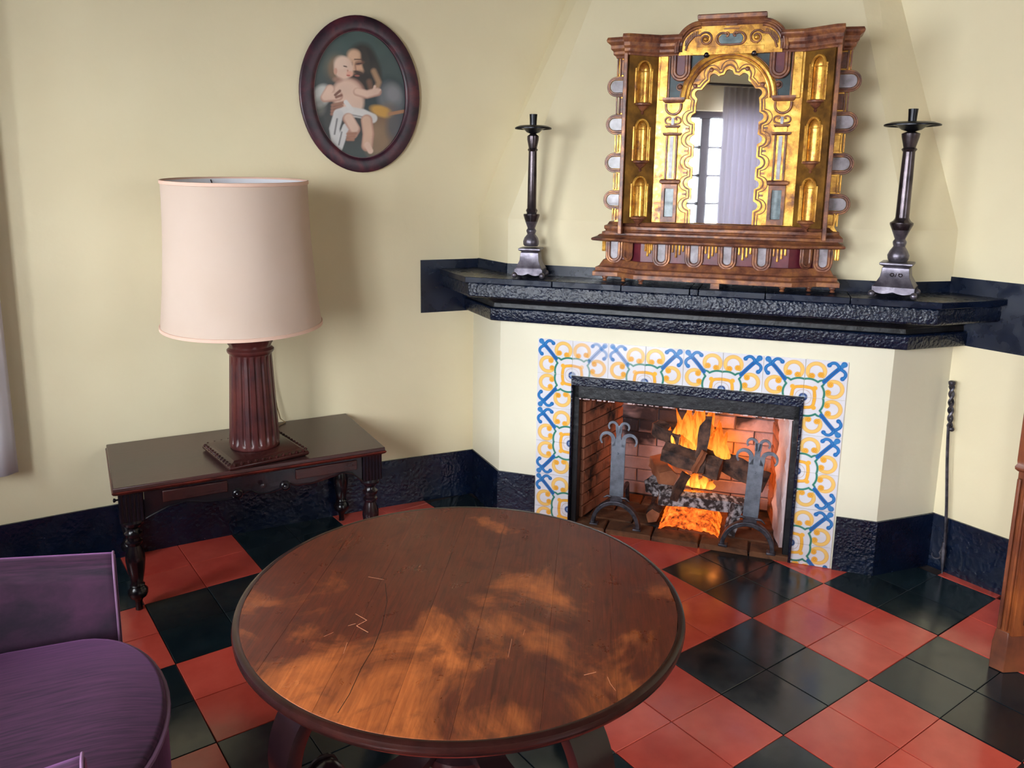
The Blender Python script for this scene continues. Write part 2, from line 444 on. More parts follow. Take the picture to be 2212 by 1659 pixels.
# ================================================================== SETTING
WLX = [-3.3, -2.7, -2.36, -2.0, -1.5, -0.968, -0.58, 0.0, 0.62]
WLY = [1.66, 1.655, 1.64, 1.615, 1.558, 1.476, 1.392, 1.27, 1.14]
_xs = np.linspace(-3.3, .62, 57)
def smooth_y(x):
    # Catmull-like smoothing of the measured plan of the left wall
    return float(sum(np.interp(x + d, WLX, WLY) for d in (-.18, -.09, 0, .09, .18)) / 5)
HC = 2.7
g = G(); outl = [(x, smooth_y(x)) for x in _xs]
rings = [[(x, y, z) for x, y in outl] for z in np.linspace(0, HC, 3)]
g.loft(rings, cap=False, closed=False)
rings = [[(x, y + .12, z) for x, y in outl] for z in (0, HC)]; g.loft(rings, cap=False, closed=False)
g.build('wall_left', M['wall'], kind='structure', label='cream plaster wall with the oval painting')
def xr(y): return .453 + .045 * (y + .14)   # plan of the right wall
g = G(); g.prism([(xr(1.3), 1.3), (xr(-3.7), -3.7), (xr(-3.7) + .12, -3.7), (xr(1.3) + .12, 1.3)], 0, HC)
g.build('wall_right', M['wall'], smooth=False, kind='structure', label='cream plaster wall behind the poker')
# west wall with two windows
WIN = [(-2.30, -.43, .72, 1.93), (0.0, 1.05, .72, 2.0)]
g = G()
ys = [-3.7, WIN[0][0], WIN[0][1], WIN[1][0], WIN[1][1], 1.75]
for a, b in ((0, 1), (2, 3), (4, 5)): g.box((WX - .1, (ys[a] + ys[b]) / 2, HC / 2), (.2, ys[b] - ys[a], HC))
for (y0, y1, z0, z1) in WIN:
    g.box((WX - .1, (y0 + y1) / 2, z0 / 2), (.2, y1 - y0, z0)); g.box((WX - .1, (y0 + y1) / 2, (z1 + HC) / 2), (.2, y1 - y0, HC - z1))
g.build('wall_west', M['wall'], smooth=False, kind='structure', label='cream wall with two windows behind the viewer')
SW = (-1.6, -.2, .8, 2.1)
g = G(); Y = -3.5
for a, b in ((-3.5, SW[0]), (SW[1], .6)): g.box(((a + b) / 2, Y - .1, HC / 2), (b - a, .2, HC))
g.box(((SW[0] + SW[1]) / 2, Y - .1, SW[2] / 2), (SW[1] - SW[0], .2, SW[2])); g.box(((SW[0] + SW[1]) / 2, Y - .1, (SW[3] + HC) / 2), (SW[1] - SW[0], .2, HC - SW[3]))
g.build('wall_south', M['wall'], smooth=False, kind='structure', label='cream wall behind the viewer')
g = G(); g.box((-1.4, -.95, HC + .05), (4.4, 5.6, .1)); g.build('ceiling', M['ceil'], smooth=False, kind='structure')

def window(n, axis, y0, y1, z0, z1, cols, rows):
    root = empty('window_%d' % n, (0, 0, 0), kind='structure')
    def bx(g, a0, a1, b0, b1, t=.05, d=.10):
        c = ((a0 + a1) / 2, (b0 + b1) / 2)
        if axis == 'x': g.box((WX - d, c[0], c[1]), (t, a1 - a0, b1 - b0))
        else: g.box((c[0], -3.5 - d, c[1]), (a1 - a0, t, b1 - b0))
    g = G(); f = .055
    bx(g, y0, y0 + f, z0, z1); bx(g, y1 - f, y1, z0, z1); bx(g, y0 + f, y1 - f, z0, z0 + f); bx(g, y0 + f, y1 - f, z1 - f, z1)
    m = (y0 + y1) / 2; bx(g, m - .04, m + .04, z0 + f, z1 - f)
    g.build('window_frame', M['winframe'], root, bevel=.004)
    for k in range(1, rows):
        z = z0 + f + (z1 - z0 - 2 * f) * k / rows
        for a, b in ((y0 + f, m - .04), (m + .04, y1 - f)):
            g = G(); bx(g, a, b, z - .011, z + .011, .03); g.build('glazing_bar', M['winframe'], root)
    for a, b in ((y0 + f, m - .04), (m + .04, y1 - f)):
        c = (a + b) / 2
        g = G(); bx(g, c - .01, c + .01, z0 + f, z1 - f, .028); g.build('glazing_bar', M['winframe'], root)
        for k in range(rows):
            za = z0 + f + (z1 - z0 - 2 * f) * k / rows; zb2 = z0 + f + (z1 - z0 - 2 * f) * (k + 1) / rows
            for q0, q1 in ((a, c - .01), (c + .01, b)):
                g = G(); bx(g, q0, q1, za + .011, zb2 - .011, .004); g.build('pane', M['glass'], root, smooth=False)
window(1, 'x', *WIN[0], 2, 5); window(2, 'x', *WIN[1], 2, 5); window(3, 'y', *SW, 2, 5)

# ---- floor: slab, then every cement tile in view as its own piece
g = G(); g.box((-1.4, -.95, -.06), (4.4, 5.6, .104)); floor = g.build('floor', M['grout'], smooth=False, kind='structure', label='red and black cement tile floor in a checker of four-tile squares')
T = .2
def tile_mesh(name, mat, t=.2, gap=.0022):
    g = G(); h = t / 2 - gap / 2; b = .0012
    g.loft([[(-h, -h, -.008), (h, -h, -.008), (h, h, -.008), (-h, h, -.008)], [(-h, -h, -b), (h, -h, -b), (h, h, -b), (-h, h, -b)],
            [(-h + b, -h + b, 0), (h - b, -h + b, 0), (h - b, h - b, 0), (-h + b, h - b, 0)]])
    me = g.mesh(name, False); me.materials.append(mat); return me
TM = [tile_mesh('tile_red', M['red']), tile_mesh('tile_black', M['blk'])]
def inside(x, y, pad=.06):
    if x > xr(y) + pad or y > smooth_y(min(.6, x)) + pad: return False
    u = (x - OX) * UX + (y - OY) * UY; w = (x - OX) * NX + (y - OY) * NY
    if w < -.16 : return False
    return True
def in_view(x, y):
    c = m4.inverted() @ Vector((x, y, 0))
    if c.z > -.3: return False
    px = c.x / -c.z * 1725.75; py = c.y / -c.z * 1725.75
    return abs(px + 20) < 1106 + 160 and -1100 < py + 118 < 900
far = [G(), G()]
cnt = 0
for i in range(-16, 4):
    for j in range(-18, 9):
        x = (i + .5) * T; y = (j + .5) * T
        if not inside(x, y): continue
        ci = math.floor(i / 2) + math.floor(j / 2); k = ci % 2
        if in_view(x, y):
            o = link('floor_tile', TM[k], None, floor, (x, y, random.uniform(-.0004, .0004)), (random.uniform(-.0015, .0015), random.uniform(-.0015, .0015), random.uniform(-.001, .001)))
            cnt += 1
        else:
            if y > -3.5 and x > WX: far[k].box((x, y, -.004), (.1978, .1978, .008))
for k, nm in ((0, M['red']), (1, M['blk'])):
    far[k].build('floor_tile', nm, floor, smooth=False, kind='stuff', label='outlying floor tiles')

# ---- skirting painted black
def strip(outline, z0, z1, t, name, mat, **kw):
    """outline: list of plan points with outward (room) normals"""
    g = G(); n = len(outline)
    A = [(p[0] + q[0] * t, p[1] + q[1] * t) for p, q in outline]; B = [(p[0] - q[0] * .02, p[1] - q[1] * .02) for p, q in outline]
    g.loft([[(*A[i], z0), (*A[i], z1), (*B[i], z1), (*B[i], z0)] for i in range(n)])
    return g.build(name, mat, **kw)
ol = []
for x in np.linspace(-3.29, -.56, 30):
    s_ = (smooth_y(x + .05) - smooth_y(x - .05)) / .1; l_ = math.hypot(s_, 1); ol.append(((x, smooth_y(x)), (s_ / l_, -1 / l_)))
strip(ol, 0, .206, .008, 'baseboard_left', M['black'], kind='structure', label='black painted skirting band')
strip([((xr(-.13), -.13), (-1, .045)), ((xr(-3.4), -3.4), (-1, .045))], 0, .206, .008, 'baseboard_right', M['black'], kind='structure', label='black painted skirting band')

# ---- chimney breast: lower body with the fire opening
LW = (-.19, -.205); RW = (1.66, -.178)        # where the canted sides meet the walls (u, w)
OU0, OU1, OZ = .302, 1.153, .640              # fire opening
g = G()
def panel(pts, z0, z1, t=.09):
    # vertical slabs following pts [(u,w)...], thickness t inward
    n = len(pts); inner = []
    for i, p in enumerate(pts):
        inner.append((p[0] + (t * .6 if i == 0 and len(pts) > 2 else 0), p[1] - t))
    g.loft([[(*F2(*p), z) for p in pts] + [(*F2(*p), z) for p in inner[::-1]] for z in (z0, z1)])
ZT = 1.0
panel([(LW[0] - .06, LW[1] - .06), (0, 0), (OU0, 0)], 0, ZT); panel([(OU1, 0), (FW, 0), (RW[0] + .05, RW[1] - .04)], 0, ZT); panel([(OU0, 0), (OU1, 0)], OZ, ZT)
breast = g.build('wall_chimney', M['breast'], smooth=False, kind='structure', label='cream chimney breast set across the corner')
# upper body and sloping hood
g = G()
def hood_ring(wf, ul, ur, lw, rw, z): return [(*F2(*lw), z), (*F2(ul, wf), z), (*F2(ur, wf), z), (*F2(*rw), z), (*F2(.72, -1.2), z)]
r0 = hood_ring(-.07, 0.003, 1.442, (-.215, -.255), (1.70, -.235), ZT - .0)
r1 = hood_ring(-.07, 0.003, 1.442, (-.215, -.255), (1.70, -.235), 1.24)
k = (HC - 1.24) / (2.1 - 1.24)
def ex(a, b): return a + (b - a) * k
r2 = hood_ring(ex(-.07, -.30), ex(.003, .265), ex(1.442, 1.236), (ex(-.215, .06), ex(-.255, -.53)), (ex(1.70, 1.405), ex(-.235, -.40)), HC)
g.loft([r0, r1, r2]); g.build('chimney_hood', M['wall'], smooth=False, kind='structure', label='cream tapering chimney hood above the mantel')
# skirting of the breast
g = G()
def skirt(pts, z0=0, z1=.206, t=.008):
    A = []
    for i, p in enumerate(pts):
        ds = []
        for a, b in ((pts[i - 1], p) if i else (p, pts[1]), (p, pts[i + 1]) if i < len(pts) - 1 else (pts[-2], p)):
            d = (b[0] - a[0], b[1] - a[1]); l = math.hypot(*d); ds.append((-d[1] / l, d[0] / l))
        nx, ny = ds[0][0] + ds[1][0], ds[0][1] + ds[1][1]; l = math.hypot(nx, ny); c = (ds[0][0] * nx + ds[0][1] * ny) / l
        A.append((p[0] + nx / l * t / c, p[1] + ny / l * t / c))
    g.loft([[(*F2(*a), z0), (*F2(*a), z1), (*F2(*p), z1), (*F2(*p), z0)] for a, p in zip(A, pts)])
skirt([LW, (0, 0), (.157, 0)]); skirt([(1.30, 0), (FW, 0), RW])
g.build('baseboard_chimney', M['blackrough'], kind='structure', label='black painted skirting round the chimney breast')

# ---- painted majolica tiles
def seg_d(X, Y, pts):
    d = np.full(X.shape, 1e6)
    for (x0, y0), (x1, y1) in zip(pts[:-1], pts[1:]):
        dx, dy = x1 - x0, y1 - y0; t = np.clip(((X - x0) * dx + (Y - y0) * dy) / (dx * dx + dy * dy + 1e-12), 0, 1)
        d = np.minimum(d, np.hypot(X - x0 - t * dx, Y - y0 - t * dy))
    return d
def bez(p, n=12):
    out = []
    for i in range(n + 1):
        t = i / n
        if len(p) == 3: out.append(tuple((1 - t) ** 2 * p[0][k] + 2 * t * (1 - t) * p[1][k] + t * t * p[2][k] for k in (0, 1)))
        else: out.append(tuple((1 - t) ** 3 * p[0][k] + 3 * t * (1 - t) ** 2 * p[1][k] + 3 * t * t * (1 - t) * p[2][k] + t ** 3 * p[3][k] for k in (0, 1)))
    return out
def L3(r, g_, b): return np.array([lin(r), lin(g_), lin(b)])
def majolica_cols(X, Y, fade=0.0, seed=0):
    rs = np.random.RandomState(seed)
    C = np.ones(X.shape + (3,)) * L3(222, 220, 226)
    C *= (1 + .035 * np.sin(9 * X + 2 + seed) * np.cos(7 * Y + seed))[..., None]
    def put(d, wdt, col, soft=.014, a=1.0):
        m = np.clip((wdt - d) / soft + .5, 0, 1)[..., None] * a * (1 - fade); C[:] = C * (1 - m) + np.array(col) * m
    yel, yel2, org = L3(238, 176, 66), L3(240, 196, 110), L3(206, 130, 44)
    blu, blu2 = L3(34, 104, 172), L3(70, 140, 196); grn = L3(70, 144, 124); dblu = L3(60, 84, 134)
    def both(fn):
        fn(X, Y); fn(1 - Y, 1 - X)
    def cscroll(x, y):
        cx, cy, r = .74, .70, .205
        a = arc(cx, cy, r, 215, -55, 24)
        put(seg_d(x, y, a), .050, org); put(seg_d(x, y, a), .042, yel2)
        for bx_, by_ in ((.625, .615), (.835, .575)):
            put(np.hypot(x - bx_, y - by_), .076, org); put(np.hypot(x - bx_, y - by_), .068, yel)
            put(np.abs(np.hypot(x - bx_, y - by_) - .03), .007, org)
    both(cscroll)
    def grnarc(x, y):
        p = bez([(.50, .46), (.60, .50), (.68, .42)]) + bez([(.68, .42), (.84, .53), (1.02, .47)])
        d = seg_d(x, y, p); put(d, .028, grn); put(d, .009, L3(36, 104, 92))
    both(grnarc)
    # blue fleur
    d = seg_d(X, Y, bez([(.12, .90), (.22, .80), (.36, .66), (.53, .44)])); put(d, .055 , blu); put(d, .012, dblu)
    put(np.hypot(X - .10, Y - .925), .075, blu); put(seg_d(X, Y, [(.1, .92), (.2, .83)]), .055, blu2, a=.6)
    def curl(x, y):
        p = bez([(.21, .83), (.26, .97), (.38, .99), (.455, .875)]); d = seg_d(x, y, p); put(d, .042, blu); put(np.hypot(x - .445, y - .885), .058, blu); put(d, .009, blu2)
    both(curl)
    # rosette round the lower right corner
    rr = np.hypot(X - 1, Y); ang = np.arctan2(Y, 1 - X)
    rad = .27 + .045 * np.exp(-((ang - PI / 4) / .35) ** 2)
    put(np.abs(rr - rad), .044, org); put(np.abs(rr - rad), .035, yel)
    put(np.hypot(X - .735, Y - .255), .06, yel)
    put(np.abs(rr - .19), .006, L3(190, 150, 130))
    put(rr, .10, dblu); put(rr - 0, .05, L3(150, 170, 200))
    return C
def color_grid_mesh(name, nx, ny, w, h, thick, cols, mat, mask=None):
    """front-facing painted plate in xz plane facing -y, origin at its centre"""
    xs = np.linspace(-w / 2, w / 2, nx); zs_ = np.linspace(-h / 2, h / 2, ny)
    vs = [(float(x), 0.0, float(z)) for z in zs_ for x in xs]
    fs = [(j * nx + i, j * nx + i + 1, (j + 1) * nx + i + 1, (j + 1) * nx + i) for j in range(ny - 1) for i in range(nx - 1)]
    nf = len(vs)
    ring = [0 * nx + i for i in range(nx)] + [j * nx + nx - 1 for j in range(1, ny)] + [(ny - 1) * nx + i for i in range(nx - 2, -1, -1)] + [j * nx for j in range(ny - 2, 0, -1)]
    for q in ring: vs.append((vs[q][0] * 1.0, thick, vs[q][2]))
    n = len(ring)
    fs += [(ring[(i + 1) % n], ring[i], nf + i, nf + (i + 1) % n) for i in range(n)]
    me = bpy.data.meshes.new(name); me.from_pydata(vs, [], fs); me.update()
    a = me.color_attributes.new('Col', 'FLOAT_COLOR', 'POINT')
    full = np.ones((len(vs), 4), dtype=np.float32); full[:nf, :3] = cols.reshape(-1, 3); full[nf:, :3] = cols.reshape(-1, 3)[ring]
    a.data.foreach_set('color', full.ravel()); me.materials.append(mat)
    return me
RES = 84
TS, TSZ = .1420, .14007
tw, thh = TS - .0016, TSZ - .0016
gx, gy = np.meshgrid(np.linspace(0, 1, RES), np.linspace(0, 1, RES))
MJ = {}
def majo(flipx, flipy, fade, y0=0.0):
    key = (flipx, flipy, fade, y0)
    if key not in MJ:
        ny = RES if y0 == 0 else int(RES * (1 - y0))
        X, Yv = np.meshgrid(np.linspace(0, 1, RES), np.linspace(y0, 1, ny))
        MJ[key] = color_grid_mesh('tile', RES, ny, tw, thh * (1 - y0), .012, majolica_cols(1 - X if flipx else X, 1 - Yv if flipy else Yv, fade, int(fade * 10)), M['majolica'])
    return MJ[key]
sur = empty('fireplace_surround', F(0, 0, 0), TH, label='border of white tiles painted with yellow scrolls and blue flowers round the fire opening', cat='tile surround')
U0, Z0 = .1585, .7807
def put_tile(c, r):
    fx = c % 2 == 1; fy = r % 2 == 1; fade = 0
    if r == 0 and c == 1: fade = .45
    if r == 0 and c == 2: fade = .28
    y0 = 0.0; ztop = Z0 - r * TSZ; h = TSZ
    if r == 5: y0 = 1 - (ztop - .001) / TSZ; h = ztop - .001
    me = majo(fx, fy, fade, y0)
    link('tile', me, None, sur, (U0 + (c + .5) * TS, -.0035 - random.uniform(0, .001), ztop - h / 2), (random.uniform(-.004, .004), 0, random.uniform(-.004, .004)))
for c in range(8): put_tile(c, 0)
for r in range(1, 6):
    put_tile(0, r); put_tile(7, r)

# ---- black painted reveal of the opening
g = G(); zz = OZ
lint = shape2d([[(OU0 - .002, zz), (OU1 + .004, zz), (OU1 + .004, 0.002), (OU1 - .006, .002), (OU1 - .008, .604), (OU0 + .006, .604), (OU0 + .004, .002), (OU0 - .002, .002)]], .03, .003, UP)
g.add(*lint); g.build('opening_frame', M['blackrough'], sur, (0, .016, 0), label='black painted lintel and jambs')
g = G()
for a, b, w_ in ((OU0 + .001, OU0 + .027, .0), (OU1 - .027, OU1 - .001, 0)):
    g.box(((a + b) / 2, .045, .30), (b - a, .06, .60))
g.box(((OU0 + OU1) / 2, .045, .588), (OU1 - OU0, .06, .085)); g.build('inner_reveal', M['soot'], sur, (0, 0, 0), bevel=.004)
g = G(); rr_ = random.Random(3)
pts = []
for i in range(90):
    x = OU0 + .03 + (OU1 - OU0 - .06) * i / 89
    if rr_.random() < .6: g.box((x, .013 + rr_.uniform(-.001, .001), .5455), (rr_.uniform(.004, .014), .004, rr_.uniform(.0015, .005)))
g.build('chipped_edge', M['limewash'], sur, label='pale chipped plaster edge', kind='stuff')

# ---- firebox
fb = empty('firebox', F(0, 0, 0), TH, kind='structure', label='brick firebox of the fireplace')
BL, BR_, BW = (.425, -.42), (1.075, -.42), -.42
g = G()
HB = .9
def wallslab(p, q, z0, z1, t):
    d = (q[0] - p[0], q[1] - p[1]); l = math.hypot(*d); nx, ny = d[1] / l * t, -d[0] / l * t
    g.prism([(p[0], -p[1]), (q[0], -q[1]), (q[0] + nx, -(q[1] + ny)), (p[0] + nx, -(p[1] + ny))], z0, z1)
wallslab((OU0 + .02, -.06), BL, 0, HB, .05); wallslab(BL, BR_, 0, HB, .05); wallslab(BR_, (OU1 - .02, -.06), 0, HB, .05)
g.box((.7275, .26, HB + .02), (.95, .5, .04)); g.build('mortar_bed', M['mortar'], fb, smooth=False)
def brick_mesh(l, h, d, mat, seed):
    rs = random.Random(seed); g = G(); b = .004
    def ring(x, z, y): return [(-x + rs.uniform(-.002, .002), y, -z), (x + rs.uniform(-.002, .002), y, -z), (x, y, z + rs.uniform(-.0015, .0015)), (-x, y, z)]
    g.loft([ring(l / 2, h / 2, d / 2), ring(l / 2, h / 2, -d / 2 + b), ring(l / 2 - b, h / 2 - b, -d / 2)])
    me = g.mesh('brick', False); me.materials.append(mat); return me
def bricks(p, q, z0, z1, bl, bh, meshes, flip=False):
    d = (q[0] - p[0], q[1] - p[1]); l = math.hypot(*d); a = math.atan2(-d[1], d[0])
    rows = int((z1 - z0) / bh); n = max(1, round(l / bl)); bl2 = l / n
    for r in range(rows):
        off = .5 if r % 2 else 0
        for i in range(n + (1 if off else 0)):
            c = i + .5 - off; s0 = max(0, (c - .5)) * bl2; s1 = min(n, c + .5) * bl2
            mid = (s0 + s1) / 2; sc = (s1 - s0) / bl2
            if sc < .1: continue
            u = p[0] + d[0] / l * mid; w = p[1] + d[1] / l * mid
            o = link('brick', random.choice(meshes), None, fb, (u, -w, z0 + (r + .5) * bh), (0, random.uniform(-.012, .012), a + random.uniform(-.02, .02)))
            o.scale = (sc * bl2 / bl * .97, 1, 1)
mr = [brick_mesh(.115, .046, .024, M['brickred'], k) for k in range(4)]
mp = [brick_mesh(.155, .0555, .018, M['brickpale'], k) for k in range(4)]
bricks((OU0 + .028, -.075), BL, .02, .70, .115, .05, mr); bricks(BL, BR_, .02, .72, .155, .0575, mp)
MR = ((BR_[0] + (OU1 - .02 - BR_[0]) * .45), BW + (-.06 - BW) * .45)
bricks(BR_, MR, .02, .70, .115, .05, mr)
g = G(); rings = []
for k in range(26):
    z = .012 + .70 * k / 25; bb = lambda q: .004 * math.sin(z * 37 + q * 2) + .003 * math.sin(z * 91 + q)
    p0, p1 = (MR[0] - .006, -MR[1]), (OU1 - .026, .075)
    ring = []
    for q in range(6):
        t = q / 5; ring.append((p0[0] + (p1[0] - p0[0]) * t - .010 + bb(q), p0[1] + (p1[1] - p0[1]) * t + bb(q + 3), z))
    ring.append((OU1 + .005, .075, z)); ring.append((OU1 + .005, .25, z)); rings.append(ring)
g.loft(rings); g.build('jamb_plaster', M['limewash'], fb, ang=60)
# hearth floor bricks
g = G(); g.box((.7275, .245, .002), (.86, .46, .012)); g.build('hearth_bed', M['mortar'], fb, smooth=False)
hm = [brick_mesh(.176, .096, .02, M['hearth'], k) for k in range(3)]
for r in range(4):
    for i in range(5):
        u = .36 + .185 * (i + (.5 if r % 2 else 0)); 
        if u > 1.14: continue
        link('hearth_brick', random.choice(hm), None, fb, (u, .045 + .104 * r, .010 + random.uniform(-.001, .001)), (R(-90), 0, random.uniform(-.02, .02)))

# ================================================================== MANTEL SHELF
mantel = empty('mantel_shelf', F(0, 0, .84), TH, label='thick black-painted corner mantel shelf over the fire opening', cat='mantel')
def mantel_ring(wf, ds, z, ext=0.0):
    # front line w=wf, side lines offset ds from the canted sides
    # left cant: direction (-.19,-.205) ; outward normal
    dl = (LW[0], LW[1]); l = math.hypot(*dl); dl = (dl[0] / l, dl[1] / l); nl = (-abs(dl[1]), abs(dl[0]))
    dr = (RW[0] - FW, RW[1]); l = math.hypot(*dr); dr = (dr[0] / l, dr[1] / l); nr = (-dr[1], dr[0])
    pl = (nl[0] * ds, nl[1] * ds); t = (wf - pl[1]) / dl[1]; cl = (pl[0] + dl[0] * t, wf)
    pr = (FW + nr[0] * ds, nr[1] * ds); t = (wf - pr[1]) / dr[1]; cr = (pr[0] + dr[0] * t, wf)
    # run to the walls
    def hit(c, d, side):
        for k in range(200):
            t = .005 * k; u, w = c[0] + d[0] * t, c[1] + d[1] * t; x, y = F2(u, w)
            if (side < 0 and y > smooth_y(x) + .012) or (side > 0 and x > xr(y) + .012): return (u, w)
        return (u, w)
    el = hit(cl, dl, -1); er = hit(cr, dr, 1)
    return [el, cl, cr, er, (1.30, -.17), (.13, -.17)]
def mloft(name, levels, mat, bev=.003, **kw):
    g = G(); g.loft([[(u, -w, z - .84) for u, w in mantel_ring(wf, ds, z)] for wf, ds, z in levels])
    return g.build(name, mat, mantel, bevel=bev, ang=30, **kw)
mloft('lower_trim', [(.028, .042, .842), (.032, .046, .850), (.032, .046, .890), (.027, .040, .894)], M['blackrough'])
mloft('cove', [(.022, .034, .894), (.020, .030, .915), (.045, .075, .944)], M['soot'])
mloft('beam', [(.096, .135, .942), (.102, .143, .950), (.102, .143, .990), (.098, .139, .999)], M['blackrough'])
# slab of flat tiles with open joints
ring = mantel_ring(.116, .158, 1.02)
el, cl, cr, er = ring[:4]
cuts = [cl[0], .24, .50, .745, .775, 1.0, 1.27, cr[0]]
for a, b in zip(cuts[:-1], cuts[1:]):
    g = G(); j = .0012; fw = .116 + random.uniform(-.002, .002)
    pl = [(a + j, -fw), (b - j, -fw), (b - j, .085), (a + j, .085)]
    if a == cl[0]: pl = [(el[0], -el[1]), (cl[0], -fw), (b - j, -fw), (b - j, .085), (.05, .085), (-.18, .26)]
    if b == cr[0]: pl = [(a + j, -fw), (cr[0], -fw), (er[0], -er[1]), (1.64, .24), (1.42, .085), (a + j, .085)]
    g.prism(pl, 1.000 - .84, 1.0225 - .84); g.build('slab', M['blacksmooth'], mantel, bevel=.002)
# painted upstand against hood and walls
g = G()
def upst(pts, z0, z1, t=.006):
    for p, q in zip(pts[:-1], pts[1:]):
        d = (q[0] - p[0], q[1] - p[1]); l = math.hypot(*d); n_ = (-d[1] / l * t, d[0] / l * t)
        g.prism([(p[0] + n_[0], -(p[1] + n_[1])), (q[0] + n_[0], -(q[1] + n_[1])), (q[0], -q[1]), (p[0], -p[1])], z0 - .84, z1 - .84)
upst([(-.178, -.222), (.003, -.07), (1.442, -.07), (1.655, -.215)], 1.02, 1.062)
g.build('upstand', M['blacksmooth'], mantel, smooth=False)
# painted band on the two side walls
ol2 = []
for x in np.linspace(-.806, -.53, 8):
    s_ = (smooth_y(x + .05) - smooth_y(x - .05)) / .1; l_ = math.hypot(s_, 1); ol2.append(((x, smooth_y(x)), (s_ / l_, -1 / l_)))
strip(ol2, .838, 1.060, .006, 'trim_1', M['blacksmooth'], kind='structure', label='black painted wall band at the left end of the mantel')
strip([((xr(-.10), -.10), (-1, .045)), ((xr(-.9), -.9), (-1, .045))], .843, 1.078, .006, 'trim_2', M['blacksmooth'], kind='structure', label='black painted wall band at the right end of the mantel')

# ================================================================== ANDIRONS
def make_andiron():
    t = empty('andiron', (0, 0, 0))
    g = G(); w = .028
    # flat upright with forked, curling top
    def horn(pts, r0, r1):
        n = len(pts); g.tube([(x, 0, z) for x, z in pts], [r0 + (r1 - r0) * i / (n - 1) for i in range(n)], 8)
    g2 = G(); g2.add(*shape2d([[(-w, .135), (w, .135), (w, .345), (.020, .362), (.011, .378), (.0095, .41), (.013, .432), (-.013, .432), (-.0095, .41), (-.011, .378), (-.020, .362), (-w, .345)]], .007, .0015, UP))
    g2.build('plate', M['andiron'], t, (0, .0035, 0))
    def ribbon(path, w0, w1):
        n_ = len(path); Lf, Rt = [], []
        for k in range(n_):
            a, b = path[max(0, k - 1)], path[min(n_ - 1, k + 1)]; dx, dz = b[0] - a[0], b[1] - a[1]; l = math.hypot(dx, dz) + 1e-9
            wd = (w0 + (w1 - w0) * k / (n_ - 1)) / 2; Lf.append((path[k][0] - dz / l * wd, path[k][1] + dx / l * wd)); Rt.append((path[k][0] + dz / l * wd, path[k][1] - dx / l * wd))
        return Lf + Rt[::-1]
    for s_ in (-1, 1):
        for p in ([(s_ * .019, .345)] + [(s_ * x, z) for x, z in arc(.046, .372, .026, 190, -45, 18)], [(s_ * .006, .400)] + [(s_ * x, z) for x, z in arc(.024, .428, .0165, 185, -45, 16)]):
            big = p[0][1] < .38
            gg = G(); gg.add(*shape2d([ribbon(p, .018 if big else .012, .007)], .007, .001, UP)); gg.build('curl', M['andiron'], t, (0, .0035, 0))
    g3 = G(); g3.sphere((0, -.004, .318), .004); g3.build('rivet', M['andiron'], t)
    # neck with small curled tongues
    g4 = G(); g4.box((0, 0, .125), (.05, .014, .03))
    g4.tube([(-.02, -.006, .135), (-.035, -.008, .138), (-.052, -.008, .128)], [.006, .005, .002], 6); g4.tube([(.02, -.006, .135), (.04, -.008, .136), (.056, -.008, .122)], [.006, .005, .002], 6)
    g4.build('collar', M['wrought'], t, bevel=.003)
    # arched foot: flat hoop
    lp = arc(0, .012, .100, 0, 180, 30, .108) ; li = arc(0, .012, .084, 180, 0, 30, .090)
    g5 = G(); g5.add(*shape2d([lp + li], .030, .003, UP)); g5.build('hoop_foot', M['wrought'], t, (0, .015, 0))
    for s_ in (-1, 1):
        g6 = G(); g6.box((s_ * .088, 0, .0085), (.034, .03, .011)); g6.build('foot', M['wrought'], t, bevel=.003)
    g7 = G(); g7.tube([(0, .01, .118), (0, .06, .112), (0, .25, .10), (0, .27, .012)], [.010, .009, .009, .009], 8); g7.build('billet_bar', M['wrought'], t)
    return t
def copy_tree(o, parent=None):
    c = o.copy(); COL.objects.link(c); c.parent = parent
    for ch in [q for q in bpy.data.objects if q.parent == o]: copy_tree(ch, c)
    return c
an = make_andiron(); an.location = F(.488, -.035, .013); an.rotation_euler = (0, 0, TH)
tag(an, 'left grey iron andiron, its curled top against the glowing side wall', 'andiron', 'andirons in the fireplace')
an2 = copy_tree(an); an2.location = F(.998, -.012, .0135); an2.rotation_euler = (0, R(2.2), TH)
tag(an2, 'right grey iron andiron standing in front of the log ends', 'andiron', 'andirons in the fireplace')

